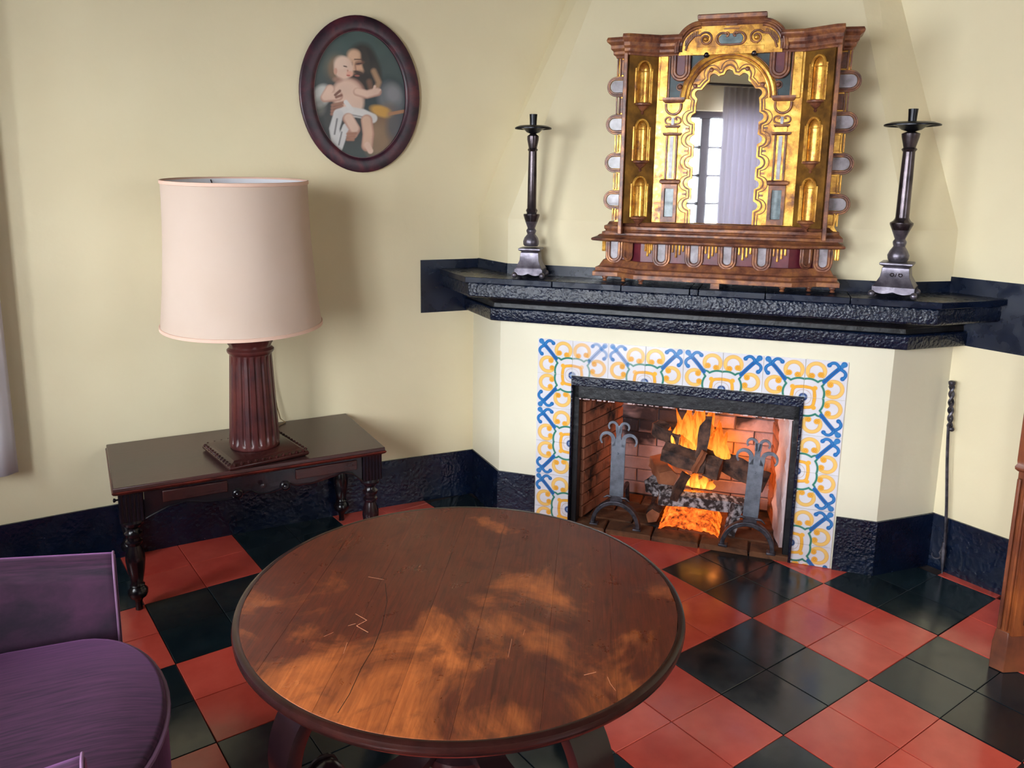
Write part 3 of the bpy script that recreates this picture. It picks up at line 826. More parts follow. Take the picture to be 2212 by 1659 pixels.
# ================================================================== LOGS, FLAMES
def log(p0, p1, size, kind, label, seed, endmat='logend', sides=5, twist=.0):
    """p0,p1 in (u,w,z)"""
    rs = random.Random(seed); A = Vector(F(*p0)); B = Vector(F(*p1)); d = B - A; L = d.length
    q = d.to_track_quat('Z', 'Y')
    size = (size[0] * 1.22, size[1] * 1.22)
    base = [(size[0] * (.85 + .3 * rs.random()) * math.cos(2 * PI * (i + .2 * rs.random()) / sides), size[1] * (.85 + .3 * rs.random()) * math.sin(2 * PI * (i + .2 * rs.random()) / sides)) for i in range(sides)]
    base2 = []
    for i in range(sides):
        a, b = base[i], base[(i + 1) % sides]
        for k in range(3): base2.append((a[0] + (b[0] - a[0]) * k / 3 + rs.uniform(-.0015, .0015), a[1] + (b[1] - a[1]) * k / 3 + rs.uniform(-.0015, .0015)))
    n = 9; rings = []
    for k in range(n + 1):
        z = L * k / n; s_ = 1 + .07 * math.sin(k * 1.3 + seed); a = twist * k / n
        rings.append([((x * math.cos(a) - y * math.sin(a)) * s_ + rs.uniform(-.001, .001), (x * math.sin(a) + y * math.cos(a)) * s_ + rs.uniform(-.001, .001), z) for x, y in base2])
    t = bpy.data.objects.new('firewood_log', None); COL.objects.link(t); t.location = A; t.rotation_mode = 'QUATERNION'; t.rotation_quaternion = q; t.empty_display_size = .02
    tag(t, label, 'log', 'burning logs in the fireplace')
    g = G(); g.loft(rings, cap=False); g.build('bark', M[kind], t, ang=50)
    for z, r in ((0, rings[0]), (L, rings[-1])):
        g = G(); m_ = [(x * .99, y * .99, z + (-.001 if z == 0 else .001)) for x, y, _ in r]; g.add(m_, [tuple(range(len(m_)))]); g.add([(x, y, zz + (.004 if z == 0 else -.004)) for x, y, zz in m_], [tuple(range(len(m_)))][:0])
        g.build('cut_end', M[endmat], t, smooth=False)
    return t
log((.640, -.15, .128), (1.03, -.22, .112), (.027, .027), 'ash', 'ash-covered charred log lying lowest across the front of the fire', 1)
log((.60, -.22, .150), (.675, -.16, .150), (.034, .030), 'ash', 'short ashy stump at the left end of the fire', 2, 'ash')
log((.61, -.30, .225), (.675, -.15, .212), (.036, .030), 'logend', 'glowing orange split block above the ashy stump', 3)
log((.645, -.20, .300), (.875, -.16, .262), (.032, .036), 'bark', 'dark bark log tilted across the middle of the fire', 4)
log((.60, -.30, .372), (.72, -.24, .345), (.034, .036), 'bark', 'black charred log end topmost on the left of the fire', 5)
log((.80, -.13, .255), (.815, -.25, .455), (.024, .020), 'bark', 'upright split log leaning at the centre of the flames', 6, sides=3)
log((.775, -.12, .262), (.812, -.14, .345), (.019, .012), 'logend', 'small pale split stick in front of the upright log', 7, sides=3)
log((.80, -.24, .300), (1.05, -.20, .215), (.030, .038), 'bark', 'long brown log sloping down to the right behind the right andiron', 8)
log((.70, -.13, .130), (.745, -.16, .235), (.020, .018), 'bark', 'short dark wedge of wood under the middle log', 9, sides=3)
log((.925, -.09, .032), (.95, -.13, .150), (.020, .016), 'ash', 'upright charred stick beside the right andiron', 10, sides=4)
log((.625, -.12, .052), (.63, -.32, .058), (.026, .030), 'bark', 'dark log lying on the hearth at the left under the fire', 11)

fire = empty('fire', F(.78, -.22, .03), TH, label='orange and yellow flames burning on the logs', cat='fire')
def flame(cx, cy, z0, h, w, lean, seed, hot=1.0):
    rs = random.Random(seed); n = 16; seg = 10; rings = []; cols = []
    ph = rs.uniform(0, 6)
    for k in range(n + 1):
        t = k / n
        ww = 1.3 * w * (math.sin(PI * min(1, .16 + t * .84)) ** .8) * (1 - t) ** .35 + .0008
        x = cx + lean * t * t + w * .45 * math.sin(ph + t * 6) * t; y = cy + w * .3 * math.sin(ph * 2 + t * 5) * t; z = z0 + h * t
        rings.append([(x + ww * math.cos(2 * PI * i / seg), y + ww * .45 * math.sin(2 * PI * i / seg), z) for i in range(seg)])
        c = np.array([1.0, .50, .07]) * (1 - t) + np.array([1.0, .16, .012]) * t
        c = c * (1.0 if t > .1 else .8) * (hot * (1 - t) + .62 * t)
        cols += [c] * seg
    g = G(); g.loft(rings, cap=False); me = bpy.data.meshes.new('flame'); me.from_pydata(g.v, [], g.f); me.update()
    a = me.color_attributes.new('Col', 'FLOAT_COLOR', 'POINT'); full = np.ones((len(g.v), 4), np.float32); full[:, :3] = np.array(cols); a.data.foreach_set('color', full.ravel())
    for p in me.polygons: p.use_smooth = True
    me.materials.append(M['flame']); return link('flame', me, None, fire)
# (du, depth, z0, h, w, lean) relative to the fire's empty
FL = [(-.050, .0, .285, .200, .024, .02, .9), (-.020, .015, .29, .215, .020, .035, .8), (.100, .0, .225, .190, .030, -.03, .85), (.03, .03, .30, .190, .016, .02, .6), (-.095, .0, .30, .11, .014, .012, 1.2), (-.055, .02, .285, .165, .018, .01, 1.0), (-.035, .01, .29, .15, .022, .02, 1.1), (-.085, .02, .30, .085, .010, -.004, 1.3), (-.015, .03, .29, .185, .024, -.01, .9),
      (-.005, .035, .28, .13, .022, .03, 1.0), (-.075, .03, .295, .12, .016, .02, .9), (.035, .05, .30, .16, .016, .012, .7), (.065, .02, .235, .15, .030, -.01, 1.0), (.085, .02, .225, .165, .026, -.02, .9),
      (.110, .01, .215, .120, .026, -.02, 1.0), (.055, .01, .245, .09, .022, .0, 1.2), (.14, .01, .20, .085, .020, .01, .8), (.165, .0, .195, .07, .018, .02, .7), (.05, .04, .26, .155, .015, .03, .8),
      (-.045, -.02, .275, .08, .026, -.01, 1.0), (-.11, .02, .31, .06, .012, -.01, .7)]
_r = random.Random(21)
FL += [(a + _r.uniform(-.022, .022), b + _r.uniform(-.015, .015), c, h * _r.uniform(.55, 1.02), w * _r.uniform(.5, .8), l * -1.2, hot * _r.uniform(.7, 1.3)) for a, b, c, h, w, l, hot in FL]
for k, (a, b, c, h, w, l, hot) in enumerate(FL): flame(a, b, c, h, w, l, k + 1, hot)
for k, (a, b, c, h, w, l, hot) in enumerate([(-.035, -.04, .150, .060, .016, -.01, 1.2), (-.005, -.04, .145, .070, .022, 0, 1.5), (.025, -.04, .145, .060, .022, .01, 1.4), (.055, -.04, .145, .04, .02, .02, .8), (-.01, -.02, .045, .045, .014, .0, 1.6), (.02, -.02, .04, .05, .014, .01, 1.6)]):
    flame(a, b, c, h, w, l, 40 + k, hot)
g = G(); rs = random.Random(12)
# sloping bed of glowing embers
nu, nw = 26, 18
vs = []; fs = []
for a in range(nw):
    for b in range(nu):
        ub = b / (nu - 1); wb = a / (nw - 1); edge = min(1, 6 * ub, 6 * (1 - ub))
        vs.append((-.125 + .235 * ub + rs.uniform(-.002, .002), -.155 + .20 * wb, -.006 + (.018 + .085 * wb ** .8) * edge + rs.uniform(-.004, .004)))
for a in range(nw - 1):
    for b in range(nu - 1): fs.append((a * nu + b, a * nu + b + 1, (a + 1) * nu + b + 1, (a + 1) * nu + b))
g.add(vs, fs)
for k in range(60):
    x = rs.uniform(-.11, .10); y = rs.uniform(-.13, .04); g.sphere((x, y, .008 + .085 * max(0, (y + .155) / .2) ** .8), rs.uniform(.005, .012), seg=6, rings=4, sc=(1, 1, .8))
g.build('embers', M['ember'], fire, smooth=False, kind='stuff', label='bed of glowing orange embers')
def fl_light(u, w, z, e, rad, c=(1.0, .30, .05)):
    l = bpy.data.lights.new('firelight', 'POINT'); l.energy = e; l.color = c; l.shadow_soft_size = rad
    o = bpy.data.objects.new('firelight', l); COL.objects.link(o); o.location = F(u, w, z)
fl_light(.70, -.27, .36, 2.4, .05); fl_light(.88, -.27, .30, 1.8, .05); fl_light(.78, -.22, .085, .25, .03)

# ================================================================== RETABLE MIRROR on the mantel
alt = empty('gilt_mirror', F(.828, .004, 1.0235), TH, label='gilded carved altarpiece-shaped wall mirror standing on the mantel', cat='mirror')
def O(x, o, z): return (x, -o, z)
def planloft(name, plan_fn, levels, mat, bev=.0015, **kw):
    """plan_fn(d) -> list of (x,out) front points; closed behind at out=-.045"""
    g = G(); rings = []
    for d, z in levels:
        pts = plan_fn(d); rings.append([O(x, o, z) for x, o in pts] + [O(pts[-1][0], -.045, z), O(pts[0][0], -.045, z)])
    g.loft(rings); return g.build(name, mat, alt, bevel=bev, ang=30, **kw)
def base_plan(d): return [(-.425 - d, .028 + d), (-.345 - d * .4, .028 + d), (-.275 - d * .4, .085 + d), (.245 + d * .4, .085 + d), (.325 + d * .4, .028 + d), (.385 + d, .028 + d)]
planloft('plinth', base_plan, [(.024, .022), (.024, .038), (.014, .042), (.016, .054), (.004, .058), (.0, .066), (-.010, .082)], M['brown'])
planloft('frieze', base_plan, [(-.016, .082), (-.016, .152)], M['maroon'])
planloft('ledge', base_plan, [(.0, .149), (.028, .154), (.032, .158), (.030, .163), (.012, .170), (.006, .176)], M['brown'])
def up_plan(d): return [(-.405 - d, .018 + d), (-.352 - d * .3, .05 + d), (-.262, .055 + d), (.250, .055 + d), (.340 + d * .3, .05 + d), (.385 + d, .018 + d)]
planloft('base_moulding', up_plan, [(.016, .176), (.016, .186), (.004, .190), (.010, .198), (.010, .208), (.0, .212), (-.006, .223)], M['brown'], label='gilded lower moulding')
RG = .343          # ridges
CP = .245          # edge of the flat centre
for s_ in (-1, 1):
    E_ = .385 if s_ > 0 else .392
    def cor_plan(d):
        p = [(.160, .030 + d), (CP - .004 - d * .3, .030 + d), (RG - .014, .100 + d * .8), (RG + .004 + d * .2, .100 + d * .8), (RG + .014, .030 + d), (E_ + d, .024 + d)]
        return [(s_ * x, o) for x, o in p][::s_]
    planloft('cornice', cor_plan, [(.0, .800), (.002, .806), (.010, .812), (.010, .822), (.018, .830), (.018, .842), (.030, .852), (.032, .858), (.028, .868)], M['brown'])
# feet
for x, o in ((-.405, .03), (-.335, .03), (-.262, .08), (.225, .08), (.312, .03), (.388, .03), (0, .08)):
    g = G()
    if x == 0: g.box(O(0, o, .012), (.03, .02, .022))
    else: g.lathe([(.004, .001), (.009, .004), (.006, .010), (.011, .016), (.011, .022)], 12, Matrix.Translation(O(x, o, 0)))
    g.build('foot', M['brown'], alt)
# frieze ornaments: hanging U-shaped glasses and drop rods
def ushape(name, cx, zc, hw, top, mat_in, T4, thick=.010, rib=.0035):
    """U frame (open top) with glass; in board coords"""
    t = zc
    inner = [(cx - hw, top)] + arc(cx, t, hw, 180, 360, 14) + [(cx + hw, top)]
    g = G(); g.add(*shape2d([inner], .004, 0, T4)); g.build('glass_boss', mat_in, alt)
    g = G(); path = [(x, y, thick * .6) for x, y in [(cx - hw - rib, top)] + arc(cx, t, hw + rib, 180, 360, 16) + [(cx + hw + rib, top)]]
    g.tube(path, rib * 1.35, 6, T4); path = [(x, y, thick * .35) for x, y in [(cx - hw - 3 * rib, top)] + arc(cx, t, hw + 3 * rib, 180, 360, 16) + [(cx + hw + 3 * rib, top)]]
    g.tube(path, rib * 1.1, 6, T4); g.build('boss_frame', M['brown'], alt)
def TR(x, o, z=0, ang=0):  # board placed at plan point, rotated about vertical
    return Matrix.Translation(O(x, o, z)) @ Matrix.Rotation(ang, 4, 'Z') @ UP
f_o = .085 - .016
US = [(-.193, f_o, 0), (-.078, f_o, 0), (.035, f_o, 0), (.150, f_o, 0), (-.375, .012, 0), (.350, .012, 0)]
for x, o, a in US: ushape('u', 0, .1, .0150, .148, M['greyglass'], TR(x, o + .003, 0, a), .014, .0042)
ca = math.atan2(.057, .07)
ushape('u', 0, .105, .0115, .148, M['brown'], TR(-.318, .040, 0, -ca)); ushape('u', 0, .105, .0115, .148, M['brown'], TR(.292, .040, 0, ca))
g = G()
for xa, xb in ((-.255, -.225), (-.160, -.112), (-.045, .002), (.068, .118), (.183, .232)):
    n = 4
    for k in range(n):
        x = xa + (xb - xa) * (k + .5) / n; l = (.028, .046, .036, .024)[k]
        g.lathe([(.0035, .150 - l), (.0045, .150 - l + .006), (.0035, .150 - l + .010), (.0042, .151)], 8, Matrix.Translation(O(x, f_o + .004, 0)))
for x in (-.418, -.412, -.400, -.348, .322, .380, .390, .398):
    g.lathe([(.0035, .112), (.0045, .118), (.0035, .122), (.0042, .151)], 8, Matrix.Translation(O(x, .018, 0)))
g.build('drop_rods', M['gold'], alt, kind='stuff')
# back boards
g = G(); g.box(O(0, -.03, .51), (.66, .03, .60)); g.build('back_board', M['brown'], alt, smooth=False)
# centre board with scalloped opening
lob = [(-.118, .29), (-.118, .365), (-.118, .440), (-.118, .517), (-.116, .592), (-.100, .672), (-.054, .733), (0, .757), (.054, .733), (.100, .672), (.116, .592), (.118, .517), (.118, .440), (.118, .365), (.118, .29)]
def contour(off=0.0, lr=.0155):
    hw = .108 + off; pts = [(-hw, .224)]
    base = []
    # straight base path (left side up, arch, right side down) sampled, then lobes bulged out
    N = 260; ar = hw; cy = .625
    for k in range(N + 1):
        t = k / N; Ls = cy - .224; La = PI * ar * .5 * 2; tot = 2 * Ls + PI * ar; s_ = t * tot
        if s_ < Ls: p = (-hw, .224 + s_)
        elif s_ < Ls + PI * ar: a = PI - (s_ - Ls) / ar; p = (ar * math.cos(a), cy + ar * 1.05 * math.sin(a))
        else: p = (hw, cy - (s_ - Ls - PI * ar))
        base.append(p)
    cen = []
    for lx, ly in lob:
        # centre each lobe on the base curve
        q = min(base, key=lambda p: (p[0] - lx) ** 2 + (p[1] - ly) ** 2); cen.append(q)
    out = []; R_ = lr + off * .8
    for i, p in enumerate(base):
        if any((p[0] - c[0]) ** 2 + (p[1] - c[1]) ** 2 < R_ ** 2 for c in cen):
            if not out or out[-1] != 'L': out.append('L')
        else: out.append(p)
    res = []; li = 0
    for i, p in enumerate(out):
        if p == 'L':
            a = out[i - 1]; b = out[i + 1] if i + 1 < len(out) else (hw, .224); c = cen[li]; li += 1
            a0 = math.atan2(a[1] - c[1], a[0] - c[0]); a1 = math.atan2(b[1] - c[1], b[0] - c[0])
            while a1 > a0: a1 -= 2 * PI          # clockwise, outward side
            for k in range(1, 10):
                an_ = a0 + (a1 - a0) * k / 10; res.append((c[0] + R_ * math.cos(an_), c[1] + R_ * math.sin(an_)))
        else: res.append(p)
    return res
ct = contour()
outer = [(-.243, .224), (-.243, .81), (.243, .81), (.243, .224)]
g = G(); g.add(*shape2d([outer, ct], .018, .001, UP)); g.build('centre_panel', M['gold'], alt, (0, .0, 0), ang=30)
g = G(); g.add(*shape2d([[(x, y) for x, y in contour(.012)]], .003, 0, UP)); g.build('mirror_glass', M['mirror'], alt, (0, -.002, 0), smooth=False, label='mirror glass with scalloped edge')
g = G(); g.tube([(x, y, .019) for x, y in contour(.007)], .0028, 6, UP); g.tube([(x, y, .019) for x, y in contour(.016, .0140)], .0018, 6, UP); g.build('scalloped_rib', M['brown'], alt)
# dark studs between lobes
g = G()
for s_ in (-1, 1):
    for z in (.327, .402, .478, .555): g.box(O(s_ * .132, .021, z), (.012, .006, .007))
for a in (28, 62, 118, 152): g.sphere(O(.127 * math.cos(R(a)), .020, .640 + .127 * math.sin(R(a))), .008, seg=8, rings=6, sc=(1, .5, 1))
g.build('studs', M['brown'], alt, kind='stuff')
# green spandrels
sp_o = [(-.205, .655)] + [(-.205, .812), (.205, .812), (.205, .655)] + [(x, y) for x, y in arc(0, .655, .155, 0, 180, 28)]
g = G(); g.add(*shape2d([sp_o], .003, 0, UP)); g.build('spandrel', M['green'], alt, (0, -.018, 0), smooth=False)
g = G(); g.tube([(x, y, .026) for x, y in arc(0, .655, .152, 0, 180, 40)], .0085, 8, UP); g.tube([(x, y, .022) for x, y in arc(0, .655, .137, 0, 180, 40)], .006, 8, UP)
g.build('arch_moulding', M['gold'], alt)
g = G(); g.tube([(x, y, .026) for x, y in arc(0, .655, .1445, 0, 180, 40)], .0022, 6, UP); g.tube([(x, y, .024) for x, y in arc(0, .655, .162, 0, 180, 40)], .002, 6, UP); g.build('arch_line', M['brown'], alt)
for s_ in (-1, 1):
    # gilt strips beside the spandrels
    g = G(); g.box(O(s_ * .221, .022, .732), (.028, .010, .160)); g.build('gilt_strip', M['gold'], alt, bevel=.002)
    g = G(); g.box(O(s_ * .203, .023, .732), (.005, .010, .160)); g.build('gilt_strip', M['brown'], alt, bevel=.001)
    # hanging scroll with U end
    ushape('u', 0, .748, .0155, .800, M['maroon'], TR(s_ * .163, .030), .016, .0045)
    g = G(); g.sphere(O(s_ * .163, .026, .697), .0085); g.tube([O(s_ * .163 + .012 * math.cos(a), .022, .697 + .012 * math.sin(a)) for a in np.linspace(0, 2 * PI, 17)[:-1]], .002, 6, closed=True); g.build('bead', M['brown'], alt)
    g = G(); g.sphere(O(s_ * .078, .034, .800), .0105, seg=16, rings=10); g.build('dark_bead', M['darkmetal'], alt, label='dark ball')
# pediment
pa = [(-.172, .80)] + arc(-.098, .822, .072, 170, 92, 12) + [(-.104, .905), (.100, .905)] + arc(.096, .822, .072, 88, 10, 12) + [(.168, .80)]
g = G(); g.add(*shape2d([pa], .045, .001, UP)); g.build('pediment_panel', M['gold'], alt, (0, .005, 0), ang=30)
g = G()
for s_ in (-1, 1):
    g = G()
    for rr3, o, r5 in ((.082, .044, .008), (.069, .042, .006), (.076, .052, .004)): g.tube([O(s_ * (.098 + rr3 * math.cos(R(a))), o, .822 + rr3 * math.sin(R(a))) for a in np.linspace(-10, 88, 16)], r5, 8)
    g.build('pediment_moulding', M['brown'], alt)
g = G(); g.loft([[O(sx * (.100 + d), oo, z) for sx, oo in ((-1, .045 + d), (1, .045 + d), (1, -.04), (-1, -.04))] for d, z in ((0, .892), (.004, .900), (.003, .905), (.012, .913), (.013, .926), (.010, .929))]); g.build('pediment_cap', M['brown'], alt, bevel=.001)
g = G(); g.box(O(0, .046, .893), (.036, .008, .006)); g.box(O(0, .044, .881), (.05, .006, .004)); g.build('pediment_bar', M['brown'], alt)
g = G(); g.box(O(0, .034, .812), (.22, .014, .026)); g.build('lower_band', M['gold'], alt, bevel=.001)
def spiral(cx, cy, r0, r1, a0, a1, n=26): return [(cx + (r0 + (r1 - r0) * k / n) * math.cos(R(a0 + (a1 - a0) * k / n)), cy + (r0 + (r1 - r0) * k / n) * math.sin(R(a0 + (a1 - a0) * k / n))) for k in range(n + 1)]
g = G()
for s_ in (-1, 1):
    p = [(s_ * x, y) for x, y in ([(.150, .815), (.142, .838), (.122, .862)] + spiral(.083, .850, .024, .008, 35, 35 + 480))]
    g.tube([(x, y, .044) for x, y in p], .0034, 6, UP)
    q = [(s_ * x, y) for x, y in ([(0, .829), (.02, .830)] + arc(.028, .849, .019, -90, 130, 14) + spiral(.014, .861, .008, .003, 60, 300, 10))]
    g.tube([(x, y, .044) for x, y in q], .0036, 6, UP)
    for k in range(9):
        a = R(20 + 7 * k); g.box(O(s_ * (.098 + .056 * math.cos(a)), .042, .822 + .048 * math.sin(a)), (.003, .008, .018), rz=0)
g.build('scroll_carving', M['brown'], alt)
g = G(); g.add(*shape2d([arc(.022, .848, .0175, -90, 90, 10) + arc(-.022, .848, .0175, 90, 270, 10)], .004, .001, UP)); g.build('cartouche_glass', M['tealglass'], alt, (0, -.039, 0))
for s_ in (-1, 1):
    g = G(); g.sphere(O(s_ * .083, .042, .850), .009); g.build('volute_ball', M['gold'], alt)
# columns beside the glass
for s_ in (-1, 1):
    col = []
    X = s_ * .183
    g = G(); g.loft([[O(X + a * (.030 + d), oo, z) for a, oo in ((-1, .028 + d), (1, .028 + d), (1, .01), (-1, .01))] for d, z in ((0, .643), (.006, .648), (.008, .655), (.008, .661))]); g.build('capital_slab', M['brown'], alt)
    g = G(); g.add(*shape2d([[(X - .022, .641), (X + .022, .641)] + arc(X, .630, .022, 0, -180, 16)], .004, 0, UP)); g.build('capital_bowl', M['gold'], alt, (0, -.020, 0))
    g = G(); g.tube([(x, y, .026) for x, y in [(X - .026, .641)] + arc(X, .630, .026, 180, 360, 16) + [(X + .026, .641)]], .0042, 6, UP); g.build('bowl_rib', M['brown'], alt)
    g = G()
    for q in (-1, 1): g.tube([(X + q * x, y, .024) for x, y in [(.004, .570), (.016, .572)] + arc(.016, .583, .011, -90, 80, 10) + spiral(.013, .589, .006, .002, 60, 300, 8)], .0028, 6, UP)
    g.build('capital_scroll', M['brown'], alt)
    g = G(); g.box(O(X, .022, .580), (.010, .006, .024)); g.build('capital_glass', M['greyglass'], alt)
    for z, w_ in ((.563, .022), (.537, .029)):
        g = G(); g.loft([[O(X + a * (w_ + d), oo, z_) for a, oo in ((-1, .026 + d), (1, .026 + d), (1, .01), (-1, .01))] for d, z_ in ((-.002, z - .006), (.003, z - .002), (.004, z + .004))]); g.build('neck_slab', M['brown'], alt)
    g = G(); g.box(O(X, .022, .550), (.036, .010, .016)); g.build('neck', M['gold'], alt)
    g = G(); g.box(O(X, .020, .455), (.040, .006, .150)); g.build('shaft', M['gold'], alt)
    g = G()
    for q in (-.017, .017): g.box(O(X + q, .026, .455), (.007, .008, .152))
    g.build('shaft_rib', M['brown'], alt, bevel=.0015)
    g = G(); g.box(O(X, .024, .455), (.012, .004, .146)); g.build('shaft_glass', M['greyglass'], alt)
    g = G(); g.loft([[O(X + a * (.028 + d), oo, z) for a, oo in ((-1, .030 + d), (1, .030 + d), (1, .01), (-1, .01))] for d, z in ((.0, .362), (.007, .366), (.008, .374), (.002, .379))]); g.build('pedestal_cap', M['brown'], alt)
    g = G(); g.add(*shape2d([[(X - .028, .226), (X + .028, .226), (X + .028, .362), (X - .028, .362)], [(X - .016, .246), (X - .016, .346), (X + .016, .346), (X + .016, .246)]], .020, .001, UP)); g.build('pedestal', M['brown'], alt, (0, -.012, 0))
    g = G(); g.box(O(X, .018, .296), (.034, .004, .102)); g.build('pedestal_glass', M['tealglass'], alt)
# ridges, canted niche panels, wings
for s_ in (-1, 1):
    g = G(); g.box(O(s_ * RG, .090, .495), (.014, .030, .625)); g.box(O(s_ * (RG + .002), .055, .495), (.008, .07, .62)); g.build('ridge_post', M['brown'], alt, bevel=.002)
    p0 = (s_ * CP, .012); p1 = (s_ * (RG - .008), .094)
    L = math.hypot(p1[0] - p0[0], p1[1] - p0[1]); mid = ((p0[0] + p1[0]) / 2, (p0[1] + p1[1]) / 2)
    ang = -s_ * math.atan2(p1[1] - p0[1], abs(p1[0] - p0[0]))
    T4 = TR(mid[0], mid[1], 0, ang)
    hw = .024; holes = []; zs3 = [.640 - .198 * k for k in range(3)]
    for zb3 in zs3: holes.append([(-hw, zb3)] + [(-hw, zb3 + .110)] + arc(0, zb3 + .110, hw, 180, 0, 12, hw * 1.25)[1:-1] + [(hw, zb3 + .110), (hw, zb3)])
    g = G(); g.add(*shape2d([[(-L / 2, .222), (L / 2, .222), (L / 2, .806), (-L / 2, .806)]] + holes, .006, 0, T4)); g.build('niche_panel', M['olddark'], alt, ang=30)
    for zb3 in zs3:
        g = G(); rings = []
        for k in range(9):
            z = zb3 + .110 * min(1, k / 3) if k <= 3 else zb3 + .110 + hw * 1.25 * math.sin(PI / 2 * (k - 3) / 5)
            r_ = hw if k <= 3 else hw * math.cos(PI / 2 * (k - 3) / 5) + .0003
            rings.append([(r_ * math.cos(a), z, .002 - .8 * r_ * math.sin(a)) for a in np.linspace(PI, 0, 13)])
        g.loft(rings, T4, cap=False, closed=False); g.build('niche', M['gold'], alt, ang=60)
        g = G()
        g.tube([(x, y, .008) for x, y in arc(0, zb3 + .110, hw + .003, 0, 180, 14, hw * 1.25 + .003)], .0045, 6, T4)
        for q in (-1, 1): g.tube([(q * (hw + .009), zb3, .008), (q * (hw + .009), zb3 + .118, .008)], .0040, 6, T4); g.tube([(q * (hw + .0025), zb3, .007), (q * (hw + .0025), zb3 + .110, .007)], .0028, 6, T4)
        g.tube([(-hw, zb3 + .110, .003), (hw, zb3 + .110, .003)], .0012, 5, T4)
        g.build('niche_frame', M['gold'], alt)
        g = G(); br = T4 @ Matrix.Translation((0, zb3 - .004, .006)) @ Matrix.Rotation(R(-90), 4, 'X')
        g.lathe([(.003, -.034), (.007, -.028), (.004, -.024), (.008, -.020), (.018, -.012), (.021, -.006), (.030, -.002), (.031, .003), (.026, .006)], 20, br)
        g.build('niche_bracket', M['brown'], alt)
    # wings with capsule glasses
    g = G(); wob = [(s_ * x, z) for x, z in [(.340, .205), (.390, .205), (.378, .225), (.384, .26), (.392, .27), (.392, .33), (.380, .345), (.380, .40), (.392, .405), (.392, .465), (.380, .475), (.378, .535), (.392, .54), (.392, .60), (.380, .61), (.378, .665), (.392, .672), (.392, .732), (.380, .75), (.386, .80), (.340, .80)]]
    g.add(*shape2d([wob], .018, .002, UP)); g.build('wing', M['gold'], alt, (0, -.008, 0), ang=30)
    for zc in (.702, .571, .436, .302):
        xin = .345
        gl = [(s_ * x, z) for x, z in [(xin, zc - .021)] + arc(.386, zc, .021, -90, 90, 14) + [(xin, zc + .021)]]
        g = G(); g.add(*shape2d([gl], .012, .001, UP)); g.build('wing_glass', M['greyglass'], alt, (0, -.024, 0))
        for rr4, o in ((.0255, .036), (.0315, .030)):
            g = G(); g.tube([(s_ * x, z, o) for x, z in [(xin, zc - rr4)] + arc(.386, zc, rr4, -90, 90, 16) + [(xin, zc + rr4)]], .0036, 6, UP); g.build('glass_frame', M['brown'], alt)
    for zc in (.768, .6365, .5035, .369, .250):
        g = G(); h_ = .030 if zc != .250 else .022
        for q in (.374, .384): g.box(O(s_ * q, .032, zc), (.005, .006, h_ * 2))
        g.box(O(s_ * .360, .029, zc), (.022, .003, h_ * 1.7)); g.build('wing_bar', M['brown'] if zc > .6 else M['gold'], alt, bevel=.001)
    g = G(); g.loft([[O(s_ * x, o, z) for x, o in ((.335, .02), (.335, .055 + d), (.395 + d, .032 + d), (.395 + d, .0))] for d, z in ((.012, .176), (.012, .188), (.0, .200), (-.004, .206))]); g.build('wing_base', M['brown'], alt)

